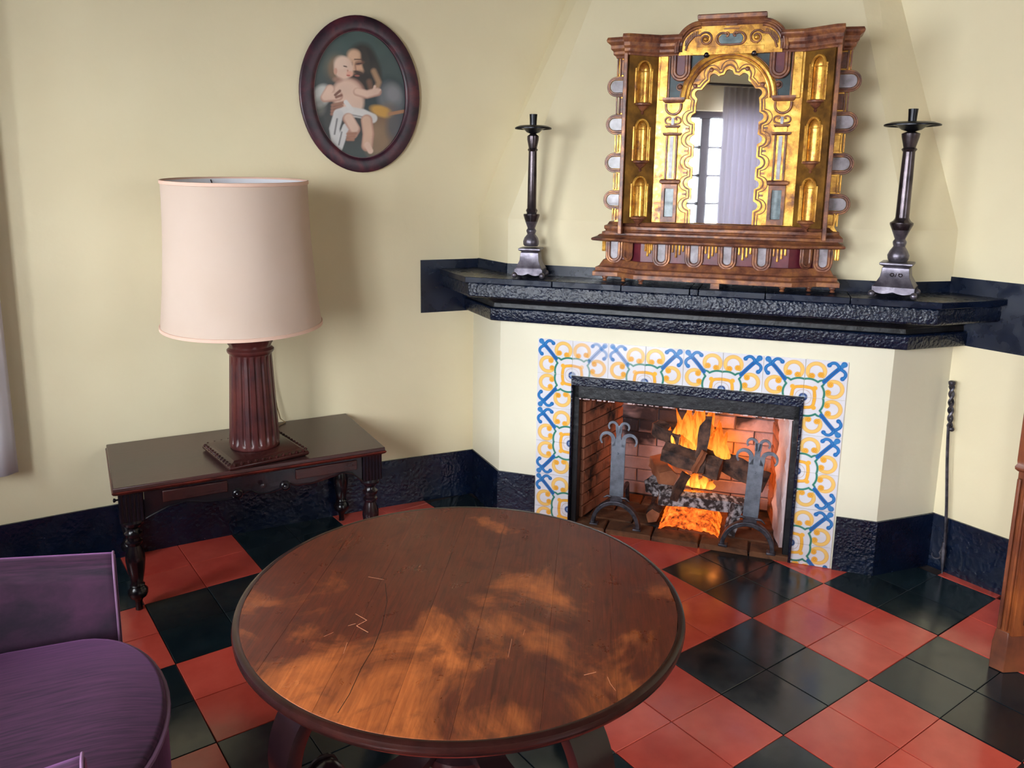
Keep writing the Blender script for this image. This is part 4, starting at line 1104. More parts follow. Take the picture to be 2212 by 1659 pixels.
# ================================================================== CANDLESTICKS
def candlestick(loc, rz, label, prof, panr, pz, base, num, lean=(0, 0)):
    t = empty('candlestick', loc, rz, label=label, cat='candlestick', group='candlesticks on the mantel'); t.rotation_euler = (lean[0], lean[1], rz)
    g = G(); b0, b1, zb_, zt = base
    pts = [(b0, zb_), (b0, zb_ + .012), (b0 * .93, zb_ + .020), (b0 * .72, zb_ + .045), (b1 * 1.02, zb_ + .075), (b1 * .9, zt - .012), (b1 * 1.02, zt - .008), (b1 * 1.25, zt - .004), (b1 * 1.25, zt + .003), (b1 * .9, zt + .005)]
    g.square_lathe(pts); g.build('base', M['pewter'], t, bevel=.0015, ang=25)
    # scalloped hem plates on the base
    for k in range(4):
        sc = []
        for q in range(17): x = -b0 + 2 * b0 * q / 16; sc.append((x, zb_ - .004 - .007 * abs(math.sin(PI * 2 * (q / 16)))))
        Tm = Matrix.Rotation(k * PI / 2, 4, 'Z') @ Matrix.Translation((0, -b0, 0)) @ UP
        g = G(); g.add(*shape2d([[(b0, zb_ + .012), (-b0, zb_ + .012)] + sc], .002, 0, Tm)); g.build('base_hem', M['pewter'], t)
    for sx in (-1, 1):
        for sy in (-1, 1): g = G(); g.sphere((sx * b0 * 1.02, sy * b0 * 1.02, .0115), .0115); g.build('ball_foot', M['pewter'], t)
    g = G(); g.lathe([(r, z) for r, z in prof if z < pz - .1 and r > 0][:9], 28); g.build('lower_stem', M['pewter'], t)
    g = G(); up = [(r, z) for r, z in prof if z >= prof[8][1]]; g.lathe(up, 28, mod=lambda a, z: 1 + .04 * math.cos(10 * a) if prof[10][1] < z < prof[13][1] else 1); g.build('shaft', M['darkmetal'], t)
    g = G()
    prof2 = [(.010, pz - .020), (panr * .35, pz - .014), (panr * .5, pz - .004), (panr * .8, pz + .004), (panr, pz + .002), (panr * 1.0, pz - .002), (panr * .96, pz + .004), (panr * .75, pz + .010), (panr * .4, pz + .004), (.012, pz + .002)]
    g.lathe(prof2, 36, mod=lambda a, z: 1 + (.03 * math.cos(3 * a + 1) + .02 * math.cos(5 * a)) * (1 if num else .3)); g.build('drip_pan', M['blackmetal'], t)
    g = G(); g.lathe([(.0125, pz), (.0135, pz + .03), (.0150, pz + .052), (.0135, pz + .052), (.011, pz + .03)], 20); g.build('socket', M['blackmetal'], t)
    if num:
        cu = bpy.data.curves.new('mark', 'FONT'); cu.body = '8/6'; cu.size = .032; cu.extrude = .0005; cu.align_x = 'CENTER'
        ob = bpy.data.objects.new('tmp', cu); me = bpy.data.meshes.new_from_object(ob); bpy.data.objects.remove(ob)
        link('engraved_mark', me, M['darkmetal'], t, (.004, -b1 * 1.19, zb_ + .046), (R(66), 0, 0), label='engraved mark 8/6')
lprof = [(.026, .120), (.030, .126), (.031, .138), (.026, .152), (.015, .166), (.019, .176), (.019, .180), (.014, .188), (.024, .214), (.031, .236), (.031, .242), (.018, .244), (.022, .256), (.0175, .264), (.0165, .40), (.0155, .476), (.020, .482), (.0155, .488), (.022, .520), (.022, .532), (.012, .540)]
candlestick(F(.128, .022, 1.0235), TH + .12, 'slim dark candlestick standing at the left end of the mantel', lprof, .069, .560, (.052, .034, .022, .110), False)
rprof = [(.028, .118), (.032, .126), (.034, .138), (.028, .152), (.018, .168), (.021, .178), (.021, .184), (.016, .192), (.028, .222), (.036, .240), (.036, .246), (.026, .252), (.022, .258), (.0210, .264), (.0200, .40), (.0185, .476), (.024, .484), (.0185, .490), (.027, .524), (.028, .534), (.014, .540)]
candlestick(F(1.412, .018, 1.0235), TH - .22, 'stout grey candlestick with a dented pan at the right end of the mantel', rprof, .084, .560, (.062, .040, .024, .112), True)

# ================================================================== OVAL PAINTING
def blob_paint():
    nx, ny = 190, 246
    X, Y = np.meshgrid(np.linspace(0, 1, nx), np.linspace(0, 1, ny))
    # canvas pixel space like a 1345x1659 study of the picture
    cxp = 235 + 875 * X; cyp = 1440 - 1215 * Y; cxp = cxp + (cyp - 835) * .08
    C = np.ones(X.shape + (3,)) * L3(60, 72, 70)
    def el(x, y, rx, ry, rot, col, soft=.25, a=1.0):
        c, s_ = math.cos(R(rot)), math.sin(R(rot)); dx, dy = cxp - x, cyp - y
        d = np.hypot((dx * c + dy * s_) / rx, (-dx * s_ + dy * c) / ry); m = np.clip((1 - d) / soft + .5, 0, 1)[..., None] * a
        C[:] = C * (1 - m) + L3(*col) * m
    def ln(pts, w, col, soft=8, a=1.0):
        d = seg_d(cxp, cyp, pts); m = np.clip((w - d) / soft + .5, 0, 1)[..., None] * a; C[:] = C * (1 - m) + L3(*col) * m
    el(700, 330, 420, 200, 0, (62, 82, 78), .8, .8); el(300, 600, 180, 300, 0, (72, 84, 82), .9, .7); el(980, 560, 200, 260, 0, (66, 80, 78), .9, .7)
    el(430, 600, 90, 120, 0, (112, 104, 84), .9, .6)            # soft glow round the child's head
    el(560, 1000, 330, 330, 0, (52, 50, 50), .8, .8); el(880, 850, 230, 200, 0, (40, 54, 58), .5, .95)   # dark clothing
    el(960, 840, 120, 150, -20, (110, 112, 116), .5, .8); el(980, 800, 70, 90, -20, (140, 138, 140), .8, .6)
    el(930, 1120, 150, 200, 10, (126, 96, 70), .6, .9); el(880, 970, 110, 50, 15, (196, 148, 66), .5, .95); el(860, 1250, 110, 160, 0, (136, 110, 84), .7, .9); el(1020, 1080, 80, 160, 0, (66, 80, 92), .8, .7)
    ln([(960, 990), (1090, 960)], 16, (166, 118, 84))
    # man: hair, face, beard
    el(660, 520, 135, 165, 0, (44, 40, 36), .35); el(740, 620, 110, 200, -12, (38, 36, 34), .4); el(800, 620, 50, 110, -15, (50, 46, 42), .5, .8)
    el(612, 545, 84, 122, -12, (186, 146, 118), .25); el(585, 465, 56, 50, -10, (212, 174, 144), .7, .8); el(650, 590, 44, 40, 0, (206, 160, 130), .7, .6)
    el(700, 520, 40, 130, -14, (52, 46, 40), .5)
    el(566, 552, 28, 20, 0, (120, 80, 64), .7, .8); el(640, 535, 44, 20, -14, (120, 80, 64), .7, .7); el(640, 541, 34, 7, -12, (66, 42, 36), .6); el(566, 556, 20, 6, -6, (66, 42, 36), .6)
    ln([(596, 505), (664, 500)], 5, (74, 48, 40)); ln([(592, 530), (585, 590), (600, 612)], 8, (214, 172, 142), 12, .7); ln([(606, 560), (616, 606)], 6, (140, 96, 76), 8, .7)
    el(655, 700, 95, 90, -10, (46, 38, 34), .45); el(636, 622, 46, 14, 12, (66, 48, 40), .6); el(628, 652, 24, 9, 0, (150, 88, 74), .6)
    ln([(780, 600), (835, 700), (815, 770)], 24, (170, 134, 102), 26, .85); ln([(745, 700), (770, 780)], 24, (120, 86, 66), 26, .8)
    # white cloth behind arm
    el(310, 860, 80, 110, 25, (186, 186, 180), .4); el(300, 960, 60, 80, 10, (110, 108, 100), .7, .7)
    # child torso and head
    skin = (214, 182, 162); sh = (176, 132, 114)
    el(440, 600, 78, 110, 0, (122, 98, 76), .4, .9)
    el(560, 830, 150, 150, 30, sh, .25); el(545, 825, 130, 130, 30, skin, .35); el(610, 930, 90, 110, 30, skin, .4)
    el(500, 590, 86, 104, -6, skin, .25); el(475, 545, 60, 60, 0, (224, 196, 176), .6, .7); el(560, 640, 30, 26, 0, (214, 160, 138), .6); el(430, 625, 16, 30, 0, (198, 150, 128), .4)
    el(515, 575, 20, 6, 10, (80, 56, 48), .5); el(548, 655, 18, 7, 0, (176, 90, 80), .5); el(540, 612, 8, 10, 0, (190, 140, 118), .6); el(455, 700, 44, 26, 0, sh, .7, .6)
    # arms
    ln([(390, 790), (350, 870), (470, 850)], 42, sh, 14); ln([(390, 790), (352, 862), (460, 845)], 34, skin, 20); ln([(640, 800), (730, 820), (830, 790)], 38, sh, 14); ln([(640, 795), (730, 815), (820, 785)], 30, skin, 20)
    ln([(790, 790), (800, 740)], 12, skin); ln([(815, 790), (850, 770)], 11, skin); ln([(440, 840), (480, 800)], 12, (120, 80, 66)); ln([(450, 860), (495, 840)], 12, (130, 88, 74))
    # hand of the man holding the child
    for k in range(4): ln([(420, 935 + 27 * k), (520 - 12 * k, 905 + 29 * k)], 14, (150, 106, 88), 14); 
    for k in range(3): ln([(430, 948 + 27 * k), (505, 922 + 29 * k)], 2, (96, 66, 58), 8, .7)
    # loincloth
    ln([(480, 1010), (560, 980), (700, 1000), (800, 1040)], 44, (206, 202, 198), 14); ln([(540, 900), (600, 970), (560, 1010)], 20, (210, 206, 202)); ln([(480, 1020), (450, 1150), (480, 1290)], 46, (196, 194, 192), 14)
    ln([(560, 1130), (530, 1220), (500, 1330)], 36, (200, 198, 196), 12); ln([(470, 1060), (455, 1200)], 8, (120, 118, 118)); ln([(520, 1180), (500, 1300)], 7, (120, 118, 118)); ln([(560, 1010), (700, 1030), (790, 1060)], 7, (140, 134, 132))
    # legs and feet
    ln([(570, 1050), (640, 1150), (620, 1190)], 50, sh, 14); ln([(575, 1045), (635, 1140)], 40, skin, 20); ln([(745, 1060), (770, 1190), (765, 1300)], 54, sh, 14); ln([(742, 1060), (765, 1180), (765, 1290)], 42, (204, 168, 144), 20); ln([(765, 1290), (800, 1350)], 26, skin, 12)
    for k in range(3): ln([(575, 1195 + 26 * k), (650 - 10 * k, 1188 + 29 * k)], 13, (160, 112, 90), 14)
    C *= (1 + .05 * np.sin(cxp / 47) * np.sin(cyp / 39))[..., None]
    return nx, ny, C
PCX, PCZ = -1.0465, 1.7065
ang_p = math.atan((smooth_y(PCX + .2) - smooth_y(PCX - .2)) / .4)
paint = empty('oval_painting', (PCX, smooth_y(PCX) - .012, PCZ), ang_p, label='oval painting of a bearded man holding a child in a dark wooden frame', cat='painting')
paint.rotation_euler = (R(1.2), 0, ang_p)
nx, ny, C = blob_paint()
me = color_grid_mesh('canvas', nx, ny, .372, .490, .004, C, M['canvas'])
# trim to the oval
bm = bmesh.new(); bm.from_mesh(me)
bmesh.ops.delete(bm, geom=[f for f in bm.faces if (f.calc_center_median().x / .190) ** 2 + (f.calc_center_median().z / .2475) ** 2 > 1], context='FACES'); bm.to_mesh(me); bm.free()
link('canvas', me, None, paint, (0, .0, 0))
def oval(a, b, n=72): return [(a * math.cos(2 * PI * k / n), b * math.sin(2 * PI * k / n)) for k in range(n)]
g = G(); rings = []
for a, b, o in ((.236, .290, -.006), (.238, .292, .012), (.236, .290, .015), (.232, .286, .0165), (.196, .250, .0145), (.184, .238, .013), (.181, .235, .010), (.181, .235, -.006)):
    rings.append([(x, -o, z) for x, z in oval(a, b)])
n = 72; vs = [p for r in rings for p in r]; fs = []
for k in range(len(rings)):
    k2 = (k + 1) % len(rings)
    for i in range(n): fs.append((k * n + i, k * n + (i + 1) % n, k2 * n + (i + 1) % n, k2 * n + i))
g.add(vs, fs); g.build('frame', M['frame'], paint, ang=50)
g = G(); g.tube([(x, -.010, z) for x, z in oval(.1825, .2365)], .0016, 6, closed=True); g.build('inner_line', M['gilt_line'], paint)

# ================================================================== SIDE TABLE
ST_A = math.atan2(-.13068766, .99142359)
st = empty('side_table', (-2.076, 1.141, 0), ST_A, label='low dark wooden side table with turned legs against the left wall', cat='side table')
SL, SD, SH = .888, .470, .440
g = G(); g.box((SL / 2, SD / 2, SH - .007), (SL, SD, .014)); g.build('table_top', M['sidetop'], st, bevel=.003)
g = G()
rings = []
for d, z in ((-.010, .412), (.000, .418), (.004, .424), (.002, .427)): rings.append([(-d, -d, z), (SL + d, -d, z), (SL + d, SD, z), (-d, SD, z)])
g.loft(rings); g.build('top_moulding', M['redwood'], st, label='reddish moulded edge')
legs = [(.050, .045), (SL - .045, .045), (.050, SD - .05), (SL - .045, SD - .05)]
def fluted_block(x, y, parent):
    g = G(); hw = .036; pts = []
    n = 6
    for side in range(4):
        for k in range(n * 4):
            t = -1 + 2 * k / (n * 4); dpt = .0028 * abs(math.sin(PI * n * (t + 1) / 2)) if side in (0, 1, 2, 3) else 0
            a = side * PI / 2; px, py = t * hw, -hw + .003 - dpt
            pts.append((px * math.cos(a) - py * math.sin(a), px * math.sin(a) + py * math.cos(a)))
    g.prism(pts, .318, .414, Matrix.Translation((x, y, 0))); g.lathe([(.034, .300), (.036, .308), (.034, .318)], 20, Matrix.Translation((x, y, 0)))
    return g.build('corner_block', M['blackwood'], parent, ang=25)
lp_ = [(.011, .001), (.011, .028), (.013, .032), (.016, .040), (.027, .048), (.031, .058), (.031, .070), (.024, .078), (.021, .084), (.023, .088), (.018, .096), (.026, .140), (.030, .175), (.029, .195), (.020, .222), (.019, .226), (.025, .232), (.025, .240), (.019, .244), (.018, .252), (.026, .258), (.027, .268), (.020, .274), (.018, .285), (.024, .292), (.028, .300)]
for x, y in legs:
    fluted_block(x, y, st)
    g = G(); g.lathe(lp_, 28, Matrix.Translation((x, y, 0))); g.build('leg', M['blackwood'], st, ang=45)
# shaped front apron
x0, x1 = .088, SL - .083; W2 = x1 - x0
def apron_low(t):   # t in 0..1 along, returns height of lower edge
    K = [(0, .318), (.04, .330), (.10, .346), (.17, .352), (.27, .338), (.36, .335), (.42, .345), (.45, .356), (.50, .336), (.545, .333), (.59, .340), (.63, .356), (.67, .345), (.75, .342), (.83, .352), (.90, .362), (.95, .352), (1, .318)]
    return float(np.interp(t, [k[0] for k in K], [k[1] for k in K]))
low = [(x0 + W2 * t, apron_low(t)) for t in np.linspace(1, 0, 60)]
g = G(); g.add(*shape2d([[(x0, .414), (x1, .414)] + low], .014, .001, UP)); g.build('front_apron', M['blackwood'], st, (0, .030, 0), ang=30)
g = G(); g.tube([(x, .014, z) for x, z in [(a, b + .003) for a, b in low]], .0028, 6); g.build('apron_bead', M['blackwood'], st)
g = G(); g.box(((x0 + .27 * W2) / 1 - .04, .013, .385), (.20, .006, .040)); g.build('drawer_panel', M['darkwood'], st, bevel=.0035)
g = G(); g.box((x0 + .82 * W2, .013, .386), (.22, .006, .036)); g.build('drawer_panel', M['darkwood'], st, bevel=.0035)
for xx in (.372, .530):
    g = G(); Tm = Matrix.Translation((xx, .012, .352)) @ Matrix.Rotation(R(90), 4, 'X')
    g.lathe([(.017, -.004), (.017, .004), (.013, .006), (.011, .002), (.008, .002), (.007, .008), (.004, .011), (.0005, .011)], 24, Tm); g.build('carved_boss', M['blackwood'], st)
g = G(); Tm = Matrix.Translation((.452, .014, .372)) @ Matrix.Rotation(R(90), 4, 'X'); g.lathe([(.003, 0), (.003, .010), (.0075, .014), (.0075, .019), (.0005, .022)], 16, Tm); g.build('knob', M['darkmetal'], st, label='small round drawer knob')
g = G(); g.box((SL / 2, SD - .03, .365), (SL - .16, .014, .10)); g.build('back_apron', M['blackwood'], st)
for x in (.030, SL - .025):
    g = G(); g.box((x, SD / 2, .372), (.014, SD - .16, .084)); g.build('side_apron', M['blackwood'], st)
g = G(); g.lathe([(.003, 0), (.003, .006), (.0065, .010), (.0065, .014), (.0005, .016)], 14, Matrix.Translation((.014, .02, .395)) @ Matrix.Rotation(R(-90), 4, 'Y')); g.build('knob', M['blackwood'], st)

# ================================================================== TABLE LAMP
lamp = empty('table_lamp', (-1.602, 1.222, SH), ST_A + .02, label='table lamp with a fluted carved wooden column and a large pale linen shade', cat='lamp')
g = G(); b_ = .132
g.loft([[(sx * (b_ + d), sy * (b_ + d), z) for sx, sy in ((-1, -1), (1, -1), (1, 1), (-1, 1))] for d, z in ((-.002, .001), (.006, .006), (.008, .014), (.004, .020), (-.010, .027), (-.016, .031))])
lb = g.build('base', M['darkwood'], lamp, rot=(0, 0, .15), bevel=.002)
g = G()
for k in range(4):
    for i in range(11):
        x = -b_ + .012 + (2 * b_ - .024) * i / 10; m_ = Matrix.Rotation(k * PI / 2, 4, 'Z') @ Matrix.Translation((x, -b_ + .001, .018)) @ Matrix.Rotation(R(40), 4, 'X')
        g.sphere((0, 0, 0), .0105, m_, 8, 6, (.62, .7, 1.1))
g.build('leaf_carving', M['darkwood'], lb)
def flute(a, z): return 1 - .075 * max(0, math.cos(20 * a)) ** .6 if .050 < z < .355 else 1
g = G(); prof = [(.080, .030), (.084, .036), (.0845, .048)] + [(.0845 - .0145 * t, .052 + .300 * t) for t in np.linspace(0, 1, 12)] + [(.070, .358), (.070, .364)]
g.lathe(prof, 160, mod=flute); g.build('column', M['column'], lamp, ang=60)
g = G(); g.lathe([(.070, .360), (.074, .364), (.078, .370), (.078, .376), (.072, .381), (.069, .384), (.069, .392), (.074, .400), (.079, .420), (.086, .435), (.086, .440), (.020, .442)], 48, mod=lambda a, z: 1 + (.03 * math.cos(14 * a) if .39 < z < .43 else 0)); g.build('capital', M['column'], lamp, label='carved capital with a rope collar')
g = G(); g.lathe([(.008, .44), (.008, .60)], 12); g.sphere((0, 0, .64), .032); g.build('bulb_holder', M['darkmetal'], lamp)
# drum shade, a little concave, hanging slightly askew towards the room
ZS0, ZS1, RB, RT = .462, .938, .262, .230
sl = [(RB - (RB - RT) * (1 - (1 - t) ** 1.9), ZS0 + (ZS1 - ZS0) * t) for t in np.linspace(0, 1, 16)]
g = G(); n = 72; rings = [[(r * math.cos(2 * PI * i / n), r * math.sin(2 * PI * i / n), z) for i in range(n)] for r, z in sl]; g.loft(rings, cap=False); sh_ = g.build('lamp_shade', M['shade'], lamp, ang=60)
sh_.matrix_local = Matrix.Translation((-.022, .0, 0)) @ Matrix.Translation((0, 0, .9)) @ Matrix.Rotation(R(2.2), 4, Vector((.95, -.30, 0))) @ Matrix.Translation((0, 0, -.9))
g = G(); rings = [[((r - .003) * math.cos(2 * PI * i / n), (r - .003) * math.sin(2 * PI * i / n), z) for i in range(n)] for r, z in sl]; g.loft(rings, cap=False); g.build('shade_lining', M['shadein'], sh_, ang=60)
for r, z in (sl[0], sl[-1]):
    g = G(); g.loft([[((r + d) * math.cos(2 * PI * i / n), (r + d) * math.sin(2 * PI * i / n), z + h_) for i in range(n)] for d, h_ in ((.0, -.006), (.0035, -.005), (.0035, .005), (.0, .006))], cap=False); g.build('shade_trim', M['shadetrim'], sh_, ang=70)
g = G()
for a in (R(100), R(220), R(340)): g.tube([(0, 0, .905), (.21 * math.cos(a), .21 * math.sin(a), .915), ((RT - .003) * math.cos(a), (RT - .003) * math.sin(a), .934)], .0022, 6)
g.tube([(0, 0, .66), (0, 0, .905)], .003, 6); g.build('shade_spider', M['darkmetal'], sh_)
# cord
cx0, cy0 = -1.40, smooth_y(-1.40) - .006
g = G(); pc = [(-1.49, 1.33, .905)] 
pts = [(-1.437, 1.50, .98), (-1.437, 1.52, .86), (-1.440, 1.532, .80), (-1.430, 1.533, .74), (-1.428, 1.535, .66), (-1.418, 1.534, .58), (-1.408, 1.530, .50), (-1.398, 1.527, .452), (-1.388, 1.50, .4435), (-1.43, 1.47, .4432), (-1.47, 1.44, .4432), (-1.515, 1.33, .4432)]
P = []
for i in range(len(pts) - 1):
    for k in range(4):
        t = k / 4; P.append(tuple(pts[i][q] * (1 - t) + pts[i + 1][q] * t for q in range(3)))
P.append(pts[-1]); g.tube(P, .0022, 6); o = g.build('lamp_cord', M['cord'], None, label='thin brown lamp cord running down the wall behind the lamp', cat='cord')

# ================================================================== ROUND TABLE
RT_C = (-1.587, -.091, .5); RR = .482
rt = empty('round_table', (RT_C[0], RT_C[1], 0), R(48), label='large round wooden table with a worn scratched top and scrolled legs', cat='table')
pb = math.radians(47.9 - 48)
# planks of the top: boards running along local x, clipped by the circle
edges = [-RR, -.33, -.20, -.055, .055, .19, .33, RR]
rp = RR - .016
for a, b in zip(edges[:-1], edges[1:]):
    a2, b2 = max(a, -rp + .0005) + .00012, min(b, rp - .0005) - .00012
    top = [(math.sqrt(max(0, rp * rp - y * y)), y) for y in np.linspace(a2, b2, 18)]
    poly = top + [(-x, y) for x, y in top[::-1]]
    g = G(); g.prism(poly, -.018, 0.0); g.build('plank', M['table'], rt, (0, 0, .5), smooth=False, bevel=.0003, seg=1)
for nm, w_, pts in (('scratch', .0011, [(-.110, .207), (-.131, .177), (-.154, .192), (-.174, .162)]), ('scratch', .0009, [(-.156, .209), (-.146, .196)]), ('scratch', .0008, [(-.251, .189), (-.214, .193)]), ('scratch', .0013, [(-.260, -.271), (-.248, -.293)]),
                    ('scratch', .0008, [(-.260, -.314), (-.280, -.319), (-.299, -.328)]), ('scratch', .0007, [(-.223, -.126), (-.160, -.127)]), ('scratch', .0007, [(.039, .185), (.047, .224)]), ('scratch', .0006, [(-.200, .245), (-.183, .231)]), ('scratch', .0006, [(-.144, -.148), (-.123, -.150)]),
                    ('crack', .0012, [(.023, .178), (-.054, .154), (-.144, .141), (-.226, .137), (-.294, .142), (-.369, .141), (-.420, .146)])):
    g = G(); n = len(pts)
    for (xa, ya), (xb, yb) in zip(pts[:-1], pts[1:]):
        l = math.hypot(xb - xa, yb - ya); g.box(((xa + xb) / 2, (ya + yb) / 2, .50005), (l, w_, .0003), rz=math.atan2(yb - ya, xb - xa))
    g.build(nm, M['scratchpale'] if nm == 'scratch' else M['blackwood'], rt, smooth=False)
g = G(); prof = [(rp + .0005, -.020), (rp + .0005, -.0002), (RR - .008, .0004), (RR - .002, -.003), (RR, -.010), (RR - .001, -.018), (RR - .008, -.026), (RR - .012, -.030), (RR - .05, -.031), (RR - .05, -.022)]
n = 128; rings = [[(r * math.cos(2 * PI * i / n), r * math.sin(2 * PI * i / n), .5 + z) for i in range(n)] for r, z in prof]; rings.append(rings[0]); g.loft(rings, cap=False); g.build('rim', M['tablerim'], rt, ang=40)
g = G(); g.lathe([(.30, .455), (.32, .462), (.32, .470), (.10, .475)], 48); g.build('under_block', M['tablerim'], rt)
g = G(); g.lathe([(.07, .12), (.10, .13), (.10, .15), (.06, .17), (.055, .22), (.085, .27), (.09, .31), (.06, .35), (.05, .40), (.08, .44), (.12, .46)], 40); g.build('pedestal', M['tableleg'], rt)
# scrolled legs: bent strap with raised edges
legpath = [(.07, .17), (.12, .14), (.17, .145), (.215, .18)]
def strap(path, hw, th, name, parent, mat):
    g = G(); path = [Vector((p[0], 0, p[1])) for p in path]; n = len(path); rings = []
    sec = [(-hw, -.5), (-hw, .42), (-hw * .93, .60), (-hw * .80, .60), (-hw * .72, .12), (-hw * .45, .42), (0, .60), (hw * .45, .42), (hw * .72, .12), (hw * .80, .60), (hw * .93, .60), (hw, .42), (hw, -.5)]
    for i in range(n):
        t = (path[min(n - 1, i + 1)] - path[max(0, i - 1)]).normalized(); nn = Vector((t.z, 0, -t.x))
        th_i = th if not isinstance(th, list) else th[i]
        rings.append([tuple(path[i] + nn * (q * th_i) + Vector((0, y, 0))) for y, q in sec])
    g.loft(rings); return g.build(name, mat, parent, ang=30)
def smooth_path(K, n=8):
    out = []
    for i in range(len(K) - 1):
        p0, p1, p2, p3 = K[max(0, i - 1)], K[i], K[i + 1], K[min(len(K) - 1, i + 2)]
        for k in range(n):
            t = k / n; out.append(tuple(.5 * (2 * p1[q] + (p2[q] - p0[q]) * t + (2 * p0[q] - 5 * p1[q] + 4 * p2[q] - p3[q]) * t * t + (3 * p1[q] - p0[q] - 3 * p2[q] + p3[q]) * t ** 3) for q in (0, 1)))
    out.append(K[-1]); return out
leg0 = None
for k in range(4):
    a = R(-48 + 3) + k * PI / 2
    L = empty('leg', (0, 0, 0), a); L.parent = rt
    K = [(.14, .452), (.24, .452), (.33, .430), (.392, .375), (.420, .300), (.412, .215), (.380, .140), (.345, .085), (.345, .040), (.375, .018), (.42, .012)]
    strap(smooth_path(K), .042, .030, 'scroll', L, M['tableleg'])
    V = [(.062, .20), (.12, .145), (.20, .135), (.285, .150), (.330, .175)] + spiral(.325, .205, .034, .010, -60, 380, 16)
    strap(smooth_path(V[:5], 5) + V[5:], .034, .018, 'volute', L, M['tableleg'])
    g = G(); Tm = Matrix.Translation((.325, 0, .205)) @ Matrix.Rotation(R(90), 4, 'X'); g.lathe([(.020, -.040), (.030, -.036), (.030, .036), (.020, .040)], 24, Tm); g.build('volute_eye', M['tableleg'], L)

# ================================================================== ARMCHAIR
ch = empty('armchair', (-2.52, .16, 0), R(-10), label='purple velvet armchair with rounded seat and piped edges', cat='armchair')
def cushion(name, poly, z0, z1, bulge, bev, mat, parent, **kw):
    g = G(); n = len(poly); cx = sum(p[0] for p in poly) / n; cy = sum(p[1] for p in poly) / n
    rings = [[(x, y, z0) for x, y in poly], [(x, y, z1 - bev) for x, y in poly]]
    for k in range(1, 5):
        a = PI / 2 * k / 4; s_ = 1 - bev * (1 - math.cos(a)) / .28
        rings.append([(cx + (x - cx) * s_, cy + (y - cy) * s_, z1 - bev + bev * math.sin(a)) for x, y in poly])
    base_s = 1 - bev / .28
    for k in range(1, 6):
        s_ = base_s * (1 - k / 5.5); rings.append([(cx + (x - cx) * s_, cy + (y - cy) * s_, z1 + bulge * math.sin(PI / 2 * k / 5)) for x, y in poly])
    g.loft(rings); return g.build(name, mat, parent, ang=80, **kw)
def seat_poly(grow=0.0):
    pts = [(-.30, -.29 - grow), (.05, -.30 - grow), (.18, -.29 - grow)]
    pts += [(.18 + (.178 + grow) * math.sin(t), -(.29 + grow) * math.cos(t)) for t in np.linspace(.12, PI - .12, 22)]
    pts += [(.18, .29 + grow), (.05, .30 + grow), (-.30, .29 + grow)]
    return pts
cushion('seat', seat_poly(), .20, .385, .025, .022, M['velvet'], ch)
g = G(); sp2 = seat_poly(.002); g.tube([(x, y, .368) for x, y in sp2[1:-1]], .0055, 8); g.build('piping', M['piping'], ch)
g = G(); sk = seat_poly(-.006); g.prism(sk, .045, .30); g.build('seat_skirt', M['velvet'], ch, ang=60)
for s_ in (-1, 1):
    # padded arm, rounded along the top
    y0 = .388 if s_ > 0 else -.372; xt = .277 if s_ > 0 else .236
    dz = 0 if s_ > 0 else .026
    prof = [(-.046, .10), (-.046, .478 + dz), (-.040, .500 + dz), (-.026, .514 + dz), (-.005, .522 + dz), (.014, .519 + dz), (.026, .508 + dz), (.032, .490 + dz), (.032, .10)]
    rings = []
    for x in (-.40, -.36, -.05, xt - .08, xt - .02, xt - .006, xt):
        sc = .88 if x == xt else 1; rings.append([(x, y0 + yy * sc, z if z < .2 else z + (.14 if s_ > 0 else -.10) * (xt - x) - (.005 if x == xt else 0)) for yy, z in prof])
    g = G(); g.loft(rings); g.build('arm', M['velvet'], ch, ang=50)
    g = G(); g.tube([(xt - .004, y0 + yy * 1.04, z * 1.003) for yy, z in prof[:6]], .0028, 8); g.build('piping', M['piping'], ch)
rings = []
for y in np.linspace(-.39, .39, 9):
    rings.append([(-.46, y, .10), (-.50, y, .70), (-.48, y, .76), (-.44, y, .775), (-.40, y, .75), (-.36, y, .60), (-.33, y, .38), (-.33, y, .10)])
g = G(); g.loft(rings); g.build('backrest', M['velvet'], ch, bevel=.02, ang=50)
for x, y in ((-.40, -.32), (-.40, .32), (.16, -.22), (.16, .22)):
    g = G(); g.lathe([(.014, .001), (.022, .06)], 14, Matrix.Translation((x, y, 0))); g.build('leg', M['blackwood'], ch)

# ================================================================== POKER
b = Vector((.4225, -.2065, .001)); tp = Vector((.423, -.161, .716)); dv = tp - b
pk = empty('fire_poker', tuple(b), 0, label='long wrought iron poker with a twisted handle leaning on the right wall', cat='poker')
pk.rotation_mode = 'QUATERNION'; pk.rotation_quaternion = dv.to_track_quat('Z', 'X') @ Matrix.Rotation(R(25), 3, 'Z').to_quaternion(); LP = dv.length
g = G(); pts = [(.004 * math.sin(z * 9), 0, z) for z in np.linspace(.10, LP - .16, 16)]; g.tube(pts, .0052, 8); g.build('shaft', M['wrought'], pk)
g = G()
for s_ in (0, PI): g.tube([(.0055 * math.cos(t * 5 * PI + s_), .0055 * math.sin(t * 5 * PI + s_), LP - .165 + .145 * t) for t in np.linspace(0, 1, 40)], .0052, 6)
g.build('twisted_handle', M['wrought'], pk)
g = G(); g.lathe([(.005, LP - .022), (.009, LP - .018), (.0115, LP - .010), (.0115, LP - .003), (.007, LP)], 14); g.sphere((.006, 0, LP - .175), .009, seg=8, rings=6); g.build('knob', M['wrought'], pk)
g = G(); g.loft([[(x * w_, y * .0045, z) for x, y in ((1, 0), (.5, 1), (-.5, 1), (-1, 0), (-.5, -1), (.5, -1))] for w_, z in ((.0012, .0), (.006, .03), (.008, .055), (.010, .085), (.007, .105), (.0055, .12))]); g.build('blade_tip', M['wrought'], pk)
